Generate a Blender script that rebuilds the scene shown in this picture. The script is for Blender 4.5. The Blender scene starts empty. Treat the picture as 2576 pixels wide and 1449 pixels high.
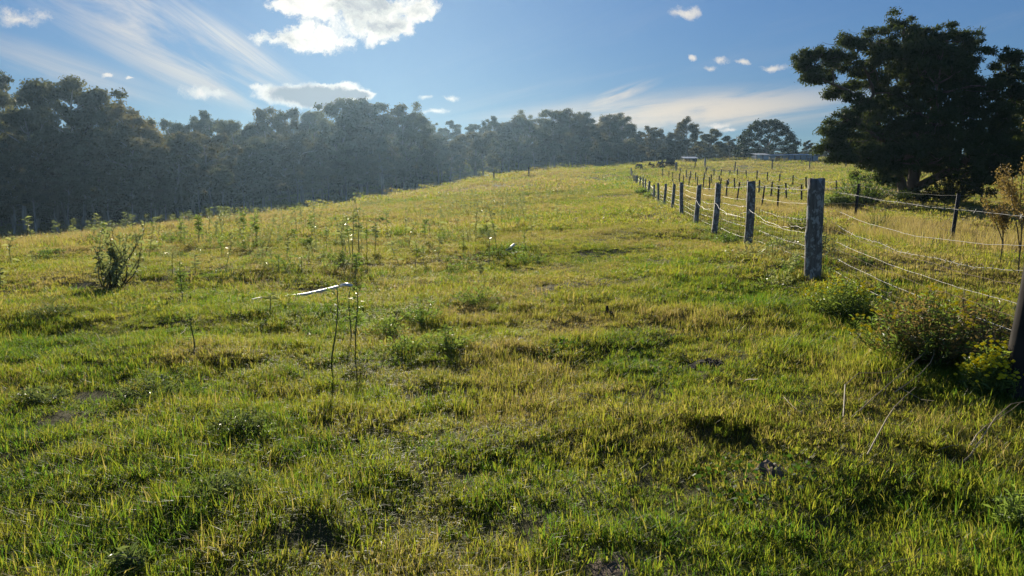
import bpy, math, random
import numpy as np
from mathutils import Vector, Matrix

# ------------------------------------------------------------------ camera, sky, sun, exposure
scene = bpy.context.scene
COL = scene.collection
EYE = 1.5
F, CX, CY, HOR = 1860.0, 1288.0, 724.5, 480.0          # focal length / centre / horizon row of a 2576 x 1449 frame
PITCH = math.atan((CY - HOR) / F)
CA, SA = math.cos(PITCH), math.sin(PITCH)
cam_d = bpy.data.cameras.new('camera')
cam_d.sensor_width = 36.0
cam_d.lens = 36.0 * F / 2576.0
cam_d.clip_start = 0.05
cam_d.clip_end = 5000
cam = bpy.data.objects.new('camera', cam_d)
COL.objects.link(cam)
cam.location = (0, 0, EYE)
cam.rotation_euler = (math.pi / 2 - PITCH, 0, 0)
scene.camera = cam

SUN_AZ, SUN_EL = math.radians(-11.0), math.radians(18.5)   # azimuth from +Y towards +X
SUNV = Vector((math.sin(SUN_AZ) * math.cos(SUN_EL), math.cos(SUN_AZ) * math.cos(SUN_EL), math.sin(SUN_EL)))
sun_d = bpy.data.lights.new('sun', 'SUN')
sun_d.energy = 5.0
sun_d.angle = math.radians(0.53)
sun_d.color = (1.0, 0.90, 0.74)
sun = bpy.data.objects.new('sun', sun_d)
sun.rotation_euler = SUNV.to_track_quat('Z', 'Y').to_euler()
sun.location = (0, 0, 60)
COL.objects.link(sun)

scene.view_settings.view_transform = 'Standard'
scene.view_settings.look = 'None'
scene.view_settings.gamma = 1.0
scene.view_settings.exposure = 0.76
scene.view_settings.use_curve_mapping = False
scene.render.engine = 'CYCLES'
cy = scene.cycles
cy.use_denoising = True
cy.denoising_prefilter = 'NONE'
cy.max_bounces = 6
cy.diffuse_bounces = 3
cy.glossy_bounces = 2
cy.transmission_bounces = 4
cy.transparent_max_bounces = 8
cy.volume_bounces = 0
cy.sample_clamp_indirect = 6.0


def gno(px, py):
    """direction of a point of the sky as (x/y, z/y)"""
    u, v = (px - CX) / F, (CY - py) / F
    k = CA + v * SA
    return u / k, (v * CA - SA) / k


class NT:
    """small helper for node trees"""
    def __init__(s, tree):
        s.t = tree; s.n = tree.nodes; s.l = tree.links
    def new(s, typ, **kw):
        n = s.n.new(typ)
        for k, v in kw.items():
            setattr(n, k, v)
        return n
    def put(s, sock, v):
        if isinstance(v, bpy.types.NodeSocket):
            s.l.new(v, sock)
        elif v is not None:
            sock.default_value = v
    def m(s, op, a, b=None, c=None, clamp=False):
        n = s.new('ShaderNodeMath', operation=op, use_clamp=clamp)
        for i, v in enumerate((a, b, c)):
            if v is not None: s.put(n.inputs[i], v)
        return n.outputs[0]
    def vm(s, op, a, b=None, out=0):
        n = s.new('ShaderNodeVectorMath', operation=op)
        s.put(n.inputs[0], a)
        if b is not None:
            s.put(n.inputs[3] if op == 'SCALE' else n.inputs[1], b)
        return n.outputs['Value'] if op in ('LENGTH', 'DOT_PRODUCT', 'DISTANCE') else n.outputs[0]
    def noise(s, vec, scale, detail=4, rough=0.55, dist=0.0, dim='3D', col=False):
        n = s.new('ShaderNodeTexNoise', noise_dimensions=dim)
        if vec is not None: s.put(n.inputs['Vector'], vec)
        n.inputs['Scale'].default_value = scale
        n.inputs['Detail'].default_value = detail
        n.inputs['Roughness'].default_value = rough
        n.inputs['Distortion'].default_value = dist
        return n.outputs['Color'] if col else n.outputs['Fac']
    def mapr(s, v, a, b, c=0.0, d=1.0, smooth=True):
        n = s.new('ShaderNodeMapRange', interpolation_type='SMOOTHSTEP' if smooth else 'LINEAR')
        s.put(n.inputs[0], v)
        for i, q in enumerate((a, b, c, d)): n.inputs[i + 1].default_value = q
        return n.outputs[0]
    def mix(s, f, a, b, mode='MIX'):
        n = s.new('ShaderNodeMix', data_type='RGBA', blend_type=mode)
        s.put(n.inputs['Factor'], f)
        s.put(n.inputs[6], a if isinstance(a, bpy.types.NodeSocket) else (*a, 1)[:4])
        s.put(n.inputs[7], b if isinstance(b, bpy.types.NodeSocket) else (*b, 1)[:4])
        return n.outputs[2]
    def xyz(s, x, y, z=0.0):
        n = s.new('ShaderNodeCombineXYZ')
        for i, v in enumerate((x, y, z)): s.put(n.inputs[i], v)
        return n.outputs[0]
    def ramp(s, f, stops):
        n = s.new('ShaderNodeValToRGB')
        e = n.color_ramp.elements
        while len(e) < len(stops): e.new(0.5)
        for q, (p, c) in zip(e, stops):
            q.position = p; q.color = (*c, 1)
        s.put(n.inputs[0], f)
        return n.outputs[0]


SKY_K = 6.2
def build_world():
    w = bpy.data.worlds.new('World')
    scene.world = w
    w.use_nodes = True
    t = NT(w.node_tree)
    t.n.clear()
    out = t.new('ShaderNodeOutputWorld')
    bg = t.new('ShaderNodeBackground')
    sky = t.new('ShaderNodeTexSky', sky_type='NISHITA')
    sky.sun_disc = False
    sky.sun_elevation = SUN_EL
    sky.sun_rotation = SUN_AZ
    sky.air_density = 1.0
    sky.dust_density = 0.15
    sky.ozone_density = 2.0
    tc = t.new('ShaderNodeTexCoord')
    D = tc.outputs['Generated']
    sp = t.new('ShaderNodeSeparateXYZ'); t.put(sp.inputs[0], D)
    dx, dy, dz = sp.outputs
    front = t.mapr(dy, 0.02, 0.15)
    yy = t.m('MAXIMUM', dy, 0.02)
    gx, gz = t.m('DIVIDE', dx, yy), t.m('DIVIDE', dz, yy)
    G = t.xyz(gx, gz, 0.0)
    # ---- cumulus: soft ellipses in the sky, broken up by noise
    wob = t.noise(G, 13.0, 9, 0.66, col=True)
    wob = t.vm('SUBTRACT', wob, (0.5, 0.5, 0.5))
    wob2 = t.noise(G, 55.0, 4, 0.6, col=True)
    wob2 = t.vm('SUBTRACT', wob2, (0.5, 0.5, 0.5))
    Gw = t.vm('ADD', G, t.vm('SCALE', wob, 0.075))
    Gs = t.vm('ADD', G, t.vm('SCALE', wob, 0.030))
    Gs = t.vm('ADD', Gs, t.vm('SCALE', wob2, 0.008))
    def blob(px, py, rx, ry, big):
        a = gno(px, py)
        c = t.vm('SUBTRACT', Gw if big else Gs, (a[0], a[1], 0))
        c = t.vm('MULTIPLY', c, (F / rx, F / ry, 1))
        return t.m('SUBTRACT', 1.0, t.vm('LENGTH', c))
    def group(lst, big):
        r = None
        for b in lst:
            q = blob(*b, big)
            r = q if r is None else t.m('MAXIMUM', r, q)
        return r
    bigc = group([(880, 15, 215, 75), (765, 92, 135, 36), (960, 50, 120, 50), (1060, 12, 62, 36), (735, 5, 62, 34)], True)
    midc = group([(785, 238, 170, 34), (900, 242, 60, 20)], False)
    smallc = group([(510, 228, 84, 19), (48, 42, 88, 30), (1728, 27, 55, 19),
                    (1790, 174, 24, 10), (1816, 155, 22, 11), (1866, 155, 30, 8), (1940, 163, 42, 9), (1742, 153, 11, 8),
                    (1068, 248, 24, 10), (1130, 250, 25, 10), (1094, 284, 42, 9), (964, 107, 14, 6),
                    (1805, 318, 36, 7), (1840, 330, 30, 6), (270, 193, 12, 5), (325, 203, 12, 4), (640, 222, 24, 9)], False)
    f1 = t.noise(t.vm('MULTIPLY', Gw, (1.0, 1.25, 1.0)), 20.0, 9, 0.66)
    f2 = t.noise(t.vm('MULTIPLY', Gw, (1.0, 1.6, 1.0)), 9.0, 8, 0.62)
    bigd = t.m('ADD', bigc, t.m('MULTIPLY', t.m('SUBTRACT', f1, 0.50), 2.2))
    bigm = t.mapr(bigd, 0.0, 0.50)
    midd = t.m('ADD', midc, t.m('MULTIPLY', t.m('SUBTRACT', f1, 0.5), 1.1))
    midm = t.mapr(midd, 0.0, 0.35)
    smm = t.mapr(t.m('ADD', smallc, t.m('MULTIPLY', t.m('SUBTRACT', f1, 0.50), 3.0)), 0.0, 1.1)
    # grey thick heart of the middle cloud, thin bright edge
    core = t.mapr(t.m('ADD', midc, t.m('MULTIPLY', t.m('SUBTRACT', f2, 0.5), 1.6)), 0.20, 0.62)
    bigcore = t.mapr(t.m('ADD', t.m('MULTIPLY', bigc, 0.5), t.m('MULTIPLY', t.m('SUBTRACT', f2, 0.5), 3.0)), 0.1, 0.9)
    # ---- cirrus: stretched noise on streak axes, in patches
    def streak(ang, sx, sy, seed, lo, hi):
        c, s_ = math.cos(ang), math.sin(ang)
        p = t.m('ADD', t.m('MULTIPLY', gx, c), t.m('MULTIPLY', gz, s_))
        q = t.m('SUBTRACT', t.m('MULTIPLY', gz, c), t.m('MULTIPLY', gx, s_))
        v = t.xyz(t.m('MULTIPLY', p, sx), t.m('MULTIPLY', q, sy), seed)
        return t.mapr(t.noise(v, 1.0, 6, 0.6, 0.6), lo, hi)
    def patch(px, py, rx, ry, ang, soft=0.9):
        a = gno(px, py)
        c, s_ = math.cos(ang), math.sin(ang)
        ox, oz = t.m('SUBTRACT', gx, a[0]), t.m('SUBTRACT', gz, a[1])
        p = t.m('ADD', t.m('MULTIPLY', ox, c * F / rx), t.m('MULTIPLY', oz, s_ * F / rx))
        q = t.m('SUBTRACT', t.m('MULTIPLY', oz, c * F / ry), t.m('MULTIPLY', ox, s_ * F / ry))
        return t.mapr(t.vm('LENGTH', t.xyz(p, q, 0.0)), 1.0, 1.0 - soft)
    A1 = math.radians(-27)
    ci = t.m('MULTIPLY', streak(A1, 3.0, 26.0, 1.3, 0.42, 0.70), patch(430, 100, 540, 150, A1))
    ci = t.m('MAXIMUM', ci, t.m('MULTIPLY', streak(math.radians(-33), 2.5, 34.0, 7.7, 0.40, 0.68), patch(580, 110, 300, 55, math.radians(-33))))
    ci = t.m('MAXIMUM', ci, t.m('MULTIPLY', streak(math.radians(-16), 2.0, 22.0, 4.4, 0.42, 0.75), t.m('MULTIPLY', patch(150, 170, 420, 60, math.radians(-16)), 0.6)))
    A2 = math.radians(20)
    ci2 = t.m('MULTIPLY', streak(A2, 4.0, 45.0, 9.1, 0.36, 0.66), patch(1545, 245, 145, 26, A2))
    ci2 = t.m('MAXIMUM', ci2, t.m('MULTIPLY', streak(math.radians(6), 4.0, 30.0, 3.3, 0.30, 0.62), patch(1690, 288, 700, 80, math.radians(4))))
    ci2 = t.m('MAXIMUM', ci2, t.m('MULTIPLY', streak(math.radians(14), 3.0, 20.0, 5.3, 0.44, 0.75), t.m('MULTIPLY', patch(2460, 45, 240, 50, math.radians(14)), 0.8)))
    faint = t.m('MULTIPLY', streak(math.radians(14), 1.1, 7.0, 2.2, 0.42, 0.78), t.m('MULTIPLY', patch(1500, 150, 900, 190, math.radians(14)), 0.42))
    # the same thin streaks run on over the rest of the sky
    v = t.vm('MULTIPLY', D, (3.0, 3.0, 16.0))
    rest = t.m('MULTIPLY', t.mapr(t.noise(v, 1.0, 5, 0.6, 0.4), 0.5, 0.8), 0.35)
    rest = t.m('MULTIPLY', rest, t.m('SUBTRACT', 1.0, front))
    ci = t.m('MULTIPLY', t.m('MAXIMUM', t.m('MAXIMUM', t.m('MULTIPLY', ci, 0.85), t.m('MULTIPLY', ci2, 0.9)), faint), front)
    ci = t.m('MAXIMUM', ci, rest)
    # cloud light: brighter near the sun
    cosang = t.vm('DOT_PRODUCT', D, tuple(SUNV))
    glow = t.m('POWER', t.m('MAXIMUM', cosang, 0.0), 40.0)
    # bright circumsolar glow rolled off the way a phone camera does, evenly over the whole sky
    skc = sky.outputs[0]
    lum = t.vm('DOT_PRODUCT', skc, (0.3, 0.5, 0.2))
    skc = t.vm('SCALE', skc, t.m('DIVIDE', 1.0, t.m('ADD', 1.0, t.m('DIVIDE', lum, SKY_K))))
    skc = t.vm('MULTIPLY', skc, (0.66, 0.98, 1.42))
    thin = t.mix(glow, (7.6, 7.2, 6.9), (10.0, 9.4, 8.6))
    warm = t.mapr(dz, 0.26, 0.08)
    thin = t.mix(warm, thin, (8.8, 7.5, 6.0))
    white = t.mix(glow, (8.6, 8.1, 7.5), (12.0, 11.2, 9.8))
    grey = t.mix(glow, (2.4, 2.8, 3.3), (4.6, 4.8, 5.0))
    col = t.mix(ci, skc, thin)
    col = t.mix(t.m('MULTIPLY', smm, front), col, white)
    midcol = t.mix(core, white, grey)
    col = t.mix(t.m('MULTIPLY', midm, front), col, midcol)
    bigcol = t.mix(bigcore, white, grey)
    col = t.mix(t.m('MULTIPLY', bigm, front), col, bigcol)
    t.put(bg.inputs[0], col)
    bg.inputs[1].default_value = 0.052
    t.l.new(bg.outputs[0], out.inputs[0])
build_world()

# ------------------------------------------------------------------ helpers
rng = np.random.default_rng(11)


def ray(px, py):
    u, v = (px - CX) / F, (CY - py) / F
    k = CA + v * SA
    return u / k, (v * CA - SA) / k


def at(px, py, y):
    a, b = ray(px, py)
    return np.array((a * y, y, EYE + b * y))


def _hash(ix, iy, seed):
    n = (ix.astype(np.int64) * 374761393 + iy.astype(np.int64) * 668265263 + seed * 1442695041) & 0x7fffffff
    n = ((n ^ (n >> 13)) * 1274126177) & 0x7fffffff
    return ((n ^ (n >> 16)) & 0xffff) / 65535.0


def vnoise(x, y, seed=0):
    x = np.asarray(x, float); y = np.asarray(y, float)
    ix, iy = np.floor(x), np.floor(y)
    fx, fy = x - ix, y - iy
    fx = fx * fx * (3 - 2 * fx); fy = fy * fy * (3 - 2 * fy)
    a = _hash(ix, iy, seed); b = _hash(ix + 1, iy, seed)
    c = _hash(ix, iy + 1, seed); d = _hash(ix + 1, iy + 1, seed)
    return (a + (b - a) * fx) * (1 - fy) + (c + (d - c) * fx) * fy


def fbm(x, y, seed=0, o=3):
    r, amp, tot = 0.0, 1.0, 0.0
    for i in range(o):
        r = r + amp * vnoise(np.asarray(x) * 2 ** i + 17.3 * i, np.asarray(y) * 2 ** i - 9.1 * i, seed + i)
        tot += amp; amp *= 0.5
    return r / tot


def sstep(a, b, x):
    t = np.clip((x - a) / (b - a), 0, 1)
    return t * t * (3 - 2 * t)


# ------------------------------------------------------------------ terrain: a smooth sheet through surveyed points
CP = []
for p in ((-4, -20, 0), (6, -20, .1), (0, 0, 0), (-3, 3, 0), (3, 3, .1), (0, 6, .04), (-8, 5, -.05), (8, 5, .22), (0, 12, .08),
          (-10, 12, -.12), (10, 10, .32), (20, 10, .4), (-25, 10, -.6), (40, 10, .5), (-40, 40, -2.6), (-60, 0, -2.0), (60, 40, 1.0),
          (-60, 80, -4.5), (-90, 110, -4.6), (-150, 150, -4.5), (-200, 300, 0), (0, 300, 15), (-40, 260, 11), (120, 300, 13), (220, 200, 8),
          (-60, 220, 4.0), (300, 60, 3), (-300, 60, -6), (-500, 500, 5), (500, 500, 20), (0, 600, 22), (-500, -100, -5), (500, -100, 3), (0, -120, -1)):
    CP.append(p)
for px, py, y in ((2570, 985, 4.7), (2050, 696, 9.6), (1885, 637, 13), (1797, 591, 17.9), (1715, 549, 26.4), (1671, 526, 35), (1631, 495, 49),
                  (1609, 474, 64), (1587, 452, 91), (1600, 421, 118), (1700, 413, 130), (1900, 408, 150), (2130, 408, 150), (2500, 421, 130),
                  (1766, 431, 125), (2000, 428, 125), (1300, 540, 37), (1300, 500, 55), (1300, 470, 76), (1300, 441, 105), (1450, 429, 112),
                  (0, 622, 28), (250, 594, 34), (420, 577, 38), (640, 553, 45), (860, 526, 55), (1000, 509, 63), (1130, 479, 80),
                  (575, 554, 100), (800, 523, 122), (1000, 494, 150), (1144, 447, 190), (1290, 446, 165), (1450, 434, 160), (1600, 428, 150),
                  (2385, 600, 20), (2165, 560, 27), (1960, 537, 37), (1760, 480, 70), (2443, 527, 45), (2104, 491, 65), (1886, 455, 89), (2290, 510, 38),
                  (1288, 600, 20.5), (700, 640, 18), (300, 715, 11.8)):
    CP.append(tuple(at(px, py, y)))
CP = np.array(CP, float)


def _warp(x, y):
    # even out near and far: work in a compressed plane
    r = np.sqrt(x * x + y * y) + 1e-6
    k = np.log1p(r / 14.0) / r * 14.0
    return x * k, y * k


def _kern(d2):
    return np.sqrt(d2 + 1.0) ** 1.5


_cx, _cy = _warp(CP[:, 0], CP[:, 1])
_n = len(CP)
_A = np.zeros((_n + 3, _n + 3))
_A[:_n, :_n] = _kern((_cx[:, None] - _cx[None]) ** 2 + (_cy[:, None] - _cy[None]) ** 2) + np.eye(_n) * 0.02
_P = np.stack([np.ones(_n), _cx, _cy], 1)
_A[:_n, _n:] = _P; _A[_n:, :_n] = _P.T
_W = np.linalg.solve(_A, np.concatenate([CP[:, 2], np.zeros(3)]))


def base_h(x, y):
    x = np.atleast_1d(np.asarray(x, float)); y = np.atleast_1d(np.asarray(y, float))
    sh = x.shape
    x = x.ravel(); y = y.ravel()
    wx, wy = _warp(x, y)
    out = np.empty(len(x))
    for i in range(0, len(x), 20000):
        a, b = wx[i:i + 20000], wy[i:i + 20000]
        K = _kern((a[:, None] - _cx[None]) ** 2 + (b[:, None] - _cy[None]) ** 2)
        out[i:i + 20000] = K @ _W[:_n] + _W[_n] + _W[_n + 1] * a + _W[_n + 2] * b
    return out.reshape(sh)


def bump(x, y):
    r = np.sqrt(np.asarray(x) ** 2 + np.asarray(y) ** 2)
    b = (fbm(np.asarray(x) * 0.9, np.asarray(y) * 0.9, 5, 3) - 0.5) * 0.16 * (1 - sstep(14, 30, r))
    b = b + (vnoise(np.asarray(x) * 3.1, np.asarray(y) * 3.1, 9) - 0.5) * 0.085 * (1 - sstep(7, 14, r))
    b = b + (fbm(np.asarray(x) * 0.22, np.asarray(y) * 0.35, 21, 2) - 0.5) * 0.34 * sstep(3, 12, r) * (1 - sstep(90, 160, r))
    return b


def hgt(x, y):
    return base_h(x, y) + bump(x, y)


def h1(x, y):
    return float(hgt(np.array([x]), np.array([y]))[0])


_ys = np.concatenate([np.linspace(1.5, 20, 900), np.linspace(20, 80, 900)[1:], np.linspace(80, 260, 900)[1:]])


def ground_px(px, py):
    """where the sight line through a point of the photo first meets the ground"""
    a, b = ray(px, py)
    d = EYE + b * _ys - hgt(a * _ys, _ys)
    i = int(np.argmax(d < 0)) if (d < 0).any() else len(_ys) - 1
    y = _ys[i]
    return a * y, y, h1(a * y, y)


# ------------------------------------------------------------------ mesh helpers
class MB:
    def __init__(s):
        s.v = []; s.f = []; s.n = 0; s.attr = []
    def add(s, v, f, a=None):
        v = np.asarray(v, float).reshape(-1, 3)
        s.v.append(v)
        s.f.extend([tuple(int(i) + s.n for i in q) for q in f])
        s.attr.append(np.full(len(v), 0.5 if a is None else a) if np.isscalar(a) or a is None else np.asarray(a, float))
        s.n += len(v)
    def addarr(s, v, k, a=None):
        """v: (N,k,3) separate polygons"""
        N = len(v)
        f = (np.arange(N * k) + s.n).reshape(N, k)
        s.v.append(v.reshape(-1, 3)); s.f.extend(map(tuple, f.tolist()))
        s.attr.append(np.repeat(np.full(N, .5) if a is None else np.asarray(a, float), k))
        s.n += N * k
    def tube(s, pts, rad, sides=6, cap=True, a=None):
        pts = np.asarray(pts, float); n = len(pts)
        rad = np.full(n, rad) if np.isscalar(rad) else np.asarray(rad, float)
        tan = np.gradient(pts, axis=0)
        tan /= np.linalg.norm(tan, axis=1)[:, None] + 1e-9
        ref = np.array((0, 0, 1.0)) if abs(tan[:, 2]).mean() < 0.8 else np.array((0, 1.0, 0))
        u = np.cross(tan, ref); u /= np.linalg.norm(u, axis=1)[:, None] + 1e-9
        w = np.cross(tan, u)
        an = np.arange(sides) / sides * 2 * math.pi
        ring = pts[:, None] + rad[:, None, None] * (u[:, None] * np.cos(an)[None, :, None] + w[:, None] * np.sin(an)[None, :, None])
        f = []
        for i in range(n - 1):
            for j in range(sides):
                k = (j + 1) % sides
                f.append((i * sides + j, i * sides + k, (i + 1) * sides + k, (i + 1) * sides + j))
        if cap:
            f.append(tuple(range(sides))[::-1]); f.append(tuple((n - 1) * sides + j for j in range(sides)))
        s.add(ring.reshape(-1, 3), f, a)
    def box(s, c, h, a=None):
        c = np.asarray(c, float); h = np.asarray(h, float)
        v = np.array([(x, y, z) for x in (-1, 1) for y in (-1, 1) for z in (-1, 1)]) * h + c
        s.add(v, [(0, 1, 3, 2), (4, 6, 7, 5), (0, 4, 5, 1), (2, 3, 7, 6), (0, 2, 6, 4), (1, 5, 7, 3)], a)
    def leaves(s, cen, ax, length, width, r, curl=0.0, tone=None, nrm=None):
        """diamond leaves: cen (N,3), ax (N,3) unit axis"""
        N = len(cen)
        side = np.cross(ax, r.normal(size=(N, 3)) if nrm is None else nrm); side /= np.linalg.norm(side, axis=1)[:, None] + 1e-9
        L = np.asarray(length).reshape(-1, 1) * np.ones((N, 1)); W = np.asarray(width).reshape(-1, 1) * np.ones((N, 1))
        v = np.stack([cen, cen + ax * L * .45 + side * W * .5, cen + ax * L, cen + ax * L * .45 - side * W * .5], 1)
        if curl:
            v[:, 2, 2] -= curl * L[:, 0]
        s.addarr(v, 4, r.random(N) if tone is None else tone * .65 + .35 * r.random(N))
    def mesh(s, name, mat, smooth=False, attr=True):
        me = bpy.data.meshes.new(name)
        V = np.concatenate(s.v) if s.v else np.zeros((0, 3))
        me.from_pydata(V.tolist(), [], s.f)
        if attr and len(V):
            at_ = me.attributes.new('br', 'FLOAT', 'POINT')
            at_.data.foreach_set('value', np.concatenate(s.attr).astype(np.float32))
        me.materials.append(mat)
        if smooth:
            me.polygons.foreach_set('use_smooth', [True] * len(me.polygons))
        me.update()
        return me


def obj(name, mesh, parent=None, loc=None):
    o = bpy.data.objects.new(name, mesh)
    COL.objects.link(o)
    if parent is not None: o.parent = parent
    if loc is not None: o.location = loc
    return o


def tag(o, label=None, cat=None, group=None, kind=None):
    if label: o['label'] = label
    if cat: o['category'] = cat
    if group: o['group'] = group
    if kind: o['kind'] = kind
    return o


def thing(name, loc, rz=0.0, sc=1.0):
    o = bpy.data.objects.new(name, None)
    o.empty_display_size = 0.2
    COL.objects.link(o)
    o.location = loc
    o.rotation_euler = (0, 0, rz)
    o.scale = (sc, sc, sc) if np.isscalar(sc) else sc
    return o


ORD = ('first second third fourth fifth sixth seventh eighth ninth tenth eleventh twelfth thirteenth fourteenth fifteenth sixteenth '
       'seventeenth eighteenth nineteenth twentieth').split()
TENS = ('', '', 'twenty', 'thirty', 'forty', 'fifty', 'sixty', 'seventy', 'eighty', 'ninety')
TENTH = ('', '', 'twentieth', 'thirtieth', 'fortieth', 'fiftieth', 'sixtieth', 'seventieth', 'eightieth', 'ninetieth')


def ordinal(i):
    if i <= 20: return ORD[i - 1]
    if i % 10 == 0: return TENTH[i // 10]
    return TENS[i // 10] + '-' + ORD[i % 10 - 1]


# ------------------------------------------------------------------ materials
def new_mat(name):
    m = bpy.data.materials.new(name)
    m.use_nodes = True
    t = NT(m.node_tree)
    t.n.clear()
    out = t.new('ShaderNodeOutputMaterial')
    return m, t, out


def attr(t, name, typ='GEOMETRY'):
    n = t.new('ShaderNodeAttribute', attribute_type=typ, attribute_name=name)
    return n.outputs['Fac']


def principled(t, col, rough=0.6, spec=0.3, metal=0.0):
    p = t.new('ShaderNodeBsdfPrincipled')
    t.put(p.inputs['Base Color'], col if isinstance(col, bpy.types.NodeSocket) else (*col, 1))
    t.put(p.inputs['Roughness'], rough)
    t.put(p.inputs['Specular IOR Level'], spec)
    t.put(p.inputs['Metallic'], metal)
    return p


def leaf_mat(name, colf, trans=0.5, rough=0.45, spec=0.35, gain=1.3, tint=(1.25, 1.15, 0.55)):
    """thin leaf: reflecting front and light shining through"""
    m, t, out = new_mat(name)
    col = colf(t)
    p = principled(t, col, rough, spec)
    tr = t.new('ShaderNodeBsdfTranslucent')
    t.put(tr.inputs[0], t.mix(1.0, col, tuple(c * gain for c in tint), 'MULTIPLY'))
    mx = t.new('ShaderNodeMixShader')
    mx.inputs[0].default_value = trans
    t.l.new(p.outputs[0], mx.inputs[1]); t.l.new(tr.outputs[0], mx.inputs[2])
    t.l.new(mx.outputs[0], out.inputs[0])
    return m


def c_grass(t):
    dry = attr(t, 'dry', 'INSTANCER')
    br = attr(t, 'br')
    f = t.m('ADD', dry, t.m('MULTIPLY', t.m('SUBTRACT', br, 0.5), 0.55), clamp=True)
    return t.ramp(f, [(0.0, (0.060, 0.130, 0.020)), (0.3, (0.132, 0.172, 0.024)), (0.52, (0.185, 0.195, 0.032)),
                      (0.75, (0.205, 0.185, 0.070)), (1.0, (0.215, 0.172, 0.115))])


M = {}
M['grass'] = leaf_mat('grass_blades', c_grass, 0.60, 0.5, 0.16, 1.78, (1.13, 1.10, 0.55))


def c_leafy(a, b):
    def f(t):
        br = attr(t, 'br')
        oi = t.new('ShaderNodeObjectInfo')
        return t.mix(t.m('ADD', t.m('MULTIPLY', br, 0.5), t.m('MULTIPLY', oi.outputs['Random'], 0.5)), a, b)
    return f


M['gum'] = leaf_mat('gum_leaves', c_leafy((0.022, 0.036, 0.020), (0.185, 0.190, 0.115)), 0.45, 0.65, 0.08, 1.1)
M['gum2'] = leaf_mat('gum_leaves_olive', c_leafy((0.028, 0.036, 0.020), (0.205, 0.180, 0.100)), 0.45, 0.65, 0.08, 1.1)
M['fig'] = leaf_mat('dark_leaves', c_leafy((0.020, 0.036, 0.014), (0.060, 0.085, 0.032)), 0.3, 0.6, 0.10, 1.1)
M['tea'] = leaf_mat('tea_tree_leaves', c_leafy((0.022, 0.042, 0.016), (0.075, 0.105, 0.036)), 0.42, 0.65, 0.08, 1.1)
M['weed'] = leaf_mat('weed_leaves', c_leafy((0.075, 0.140, 0.040), (0.150, 0.210, 0.070)), 0.55, 0.42, 0.25, 1.5)
M['weedgrey'] = leaf_mat('grey_weed_leaves', c_leafy((0.120, 0.170, 0.095), (0.260, 0.290, 0.180)), 0.50, 0.36, 0.40, 1.4)
M['herb'] = leaf_mat('herb_leaves', c_leafy((0.080, 0.130, 0.060), (0.160, 0.210, 0.105)), 0.45, 0.38, 0.4, 1.2)
M['fire'] = leaf_mat('fireweed_leaves', c_leafy((0.090, 0.160, 0.040), (0.180, 0.240, 0.075)), 0.55, 0.4, 0.4, 1.4)
M['drybush'] = leaf_mat('dry_bush_twigs', c_leafy((0.150, 0.120, 0.060), (0.270, 0.220, 0.120)), 0.5, 0.6, 0.2, 1.0)
M['seed'] = leaf_mat('dry_seed_heads', c_leafy((0.180, 0.135, 0.060), (0.320, 0.250, 0.130)), 0.45, 0.6, 0.2, 1.0)
M['clover'] = leaf_mat('clover_leaves', c_leafy((0.045, 0.110, 0.020), (0.080, 0.160, 0.035)), 0.5, 0.55, 0.2, 1.1)
M['straw'] = leaf_mat('dead_straw', c_leafy((0.30, 0.24, 0.14), (0.46, 0.40, 0.27)), 0.3, 0.6, 0.12, 1.0)
M['yellow'] = leaf_mat('yellow_petals', c_leafy((0.78, 0.68, 0.03), (0.85, 0.76, 0.05)), 0.6, 0.5, 0.3, 1.0, (1.0, 1.05, 0.6))


def simple(name, col, rough=0.8, spec=0.3, metal=0.0, var=0.35, scale=8.0, bumpy=0.4, stretch=(1, 1, 1)):
    m, t, out = new_mat(name)
    tc = t.new('ShaderNodeTexCoord')
    v = t.vm('MULTIPLY', tc.outputs['Object'], stretch)
    n = t.noise(v, scale, 5, 0.6)
    c = t.mix(t.mapr(n, 0.3, 0.7), tuple(q * (1 - var) for q in col), tuple(q * (1 + var) for q in col))
    p = principled(t, c, rough, spec, metal)
    if bumpy:
        b = t.new('ShaderNodeBump'); b.inputs['Strength'].default_value = bumpy; b.inputs['Distance'].default_value = 0.02
        t.put(b.inputs['Height'], t.noise(v, scale * 3, 5, 0.65)); t.l.new(b.outputs[0], p.inputs['Normal'])
    t.l.new(p.outputs[0], out.inputs[0])
    return m


M['bark'] = simple('gum_bark', (0.36, 0.32, 0.27), 0.85, 0.2, var=0.45, scale=1.2, stretch=(1, 1, .25))
M['bark2'] = simple('tea_tree_bark', (0.15, 0.115, 0.085), 0.9, 0.15, var=0.4, scale=3, stretch=(1, 1, .2))
M['stem'] = simple('weed_stem', (0.09, 0.075, 0.035), 0.6, 0.3, bumpy=0)
M['greenstem'] = simple('green_stem', (0.10, 0.13, 0.04), 0.5, 0.3, bumpy=0)
M['drystem'] = simple('dry_stem', (0.22, 0.16, 0.08), 0.7, 0.2, bumpy=0)
M['wire'] = simple('galvanised_wire', (0.30, 0.29, 0.27), 0.55, 0.3, 0.1, var=0.1, scale=30, bumpy=0)
M['rustwire'] = simple('rusty_netting_wire', (0.20, 0.14, 0.09), 0.6, 0.4, 0.2, var=0.3, scale=20, bumpy=0)
M['picket'] = simple('black_steel_picket', (0.022, 0.018, 0.016), 0.5, 0.4, 0.2, var=0.4, scale=12, bumpy=0.2)
M['grey_wood'] = simple('grey_timber', (0.13, 0.115, 0.095), 0.85, 0.2, var=0.4, scale=6, stretch=(1, 1, .15))
M['stump'] = simple('charred_stump', (0.045, 0.036, 0.030), 0.9, 0.2, var=0.5, scale=3, bumpy=0.8)
M['whitepipe'] = simple('white_plastic_pipe', (0.75, 0.74, 0.70), 0.35, 0.5, var=0.08, scale=6, bumpy=0.1)
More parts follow.
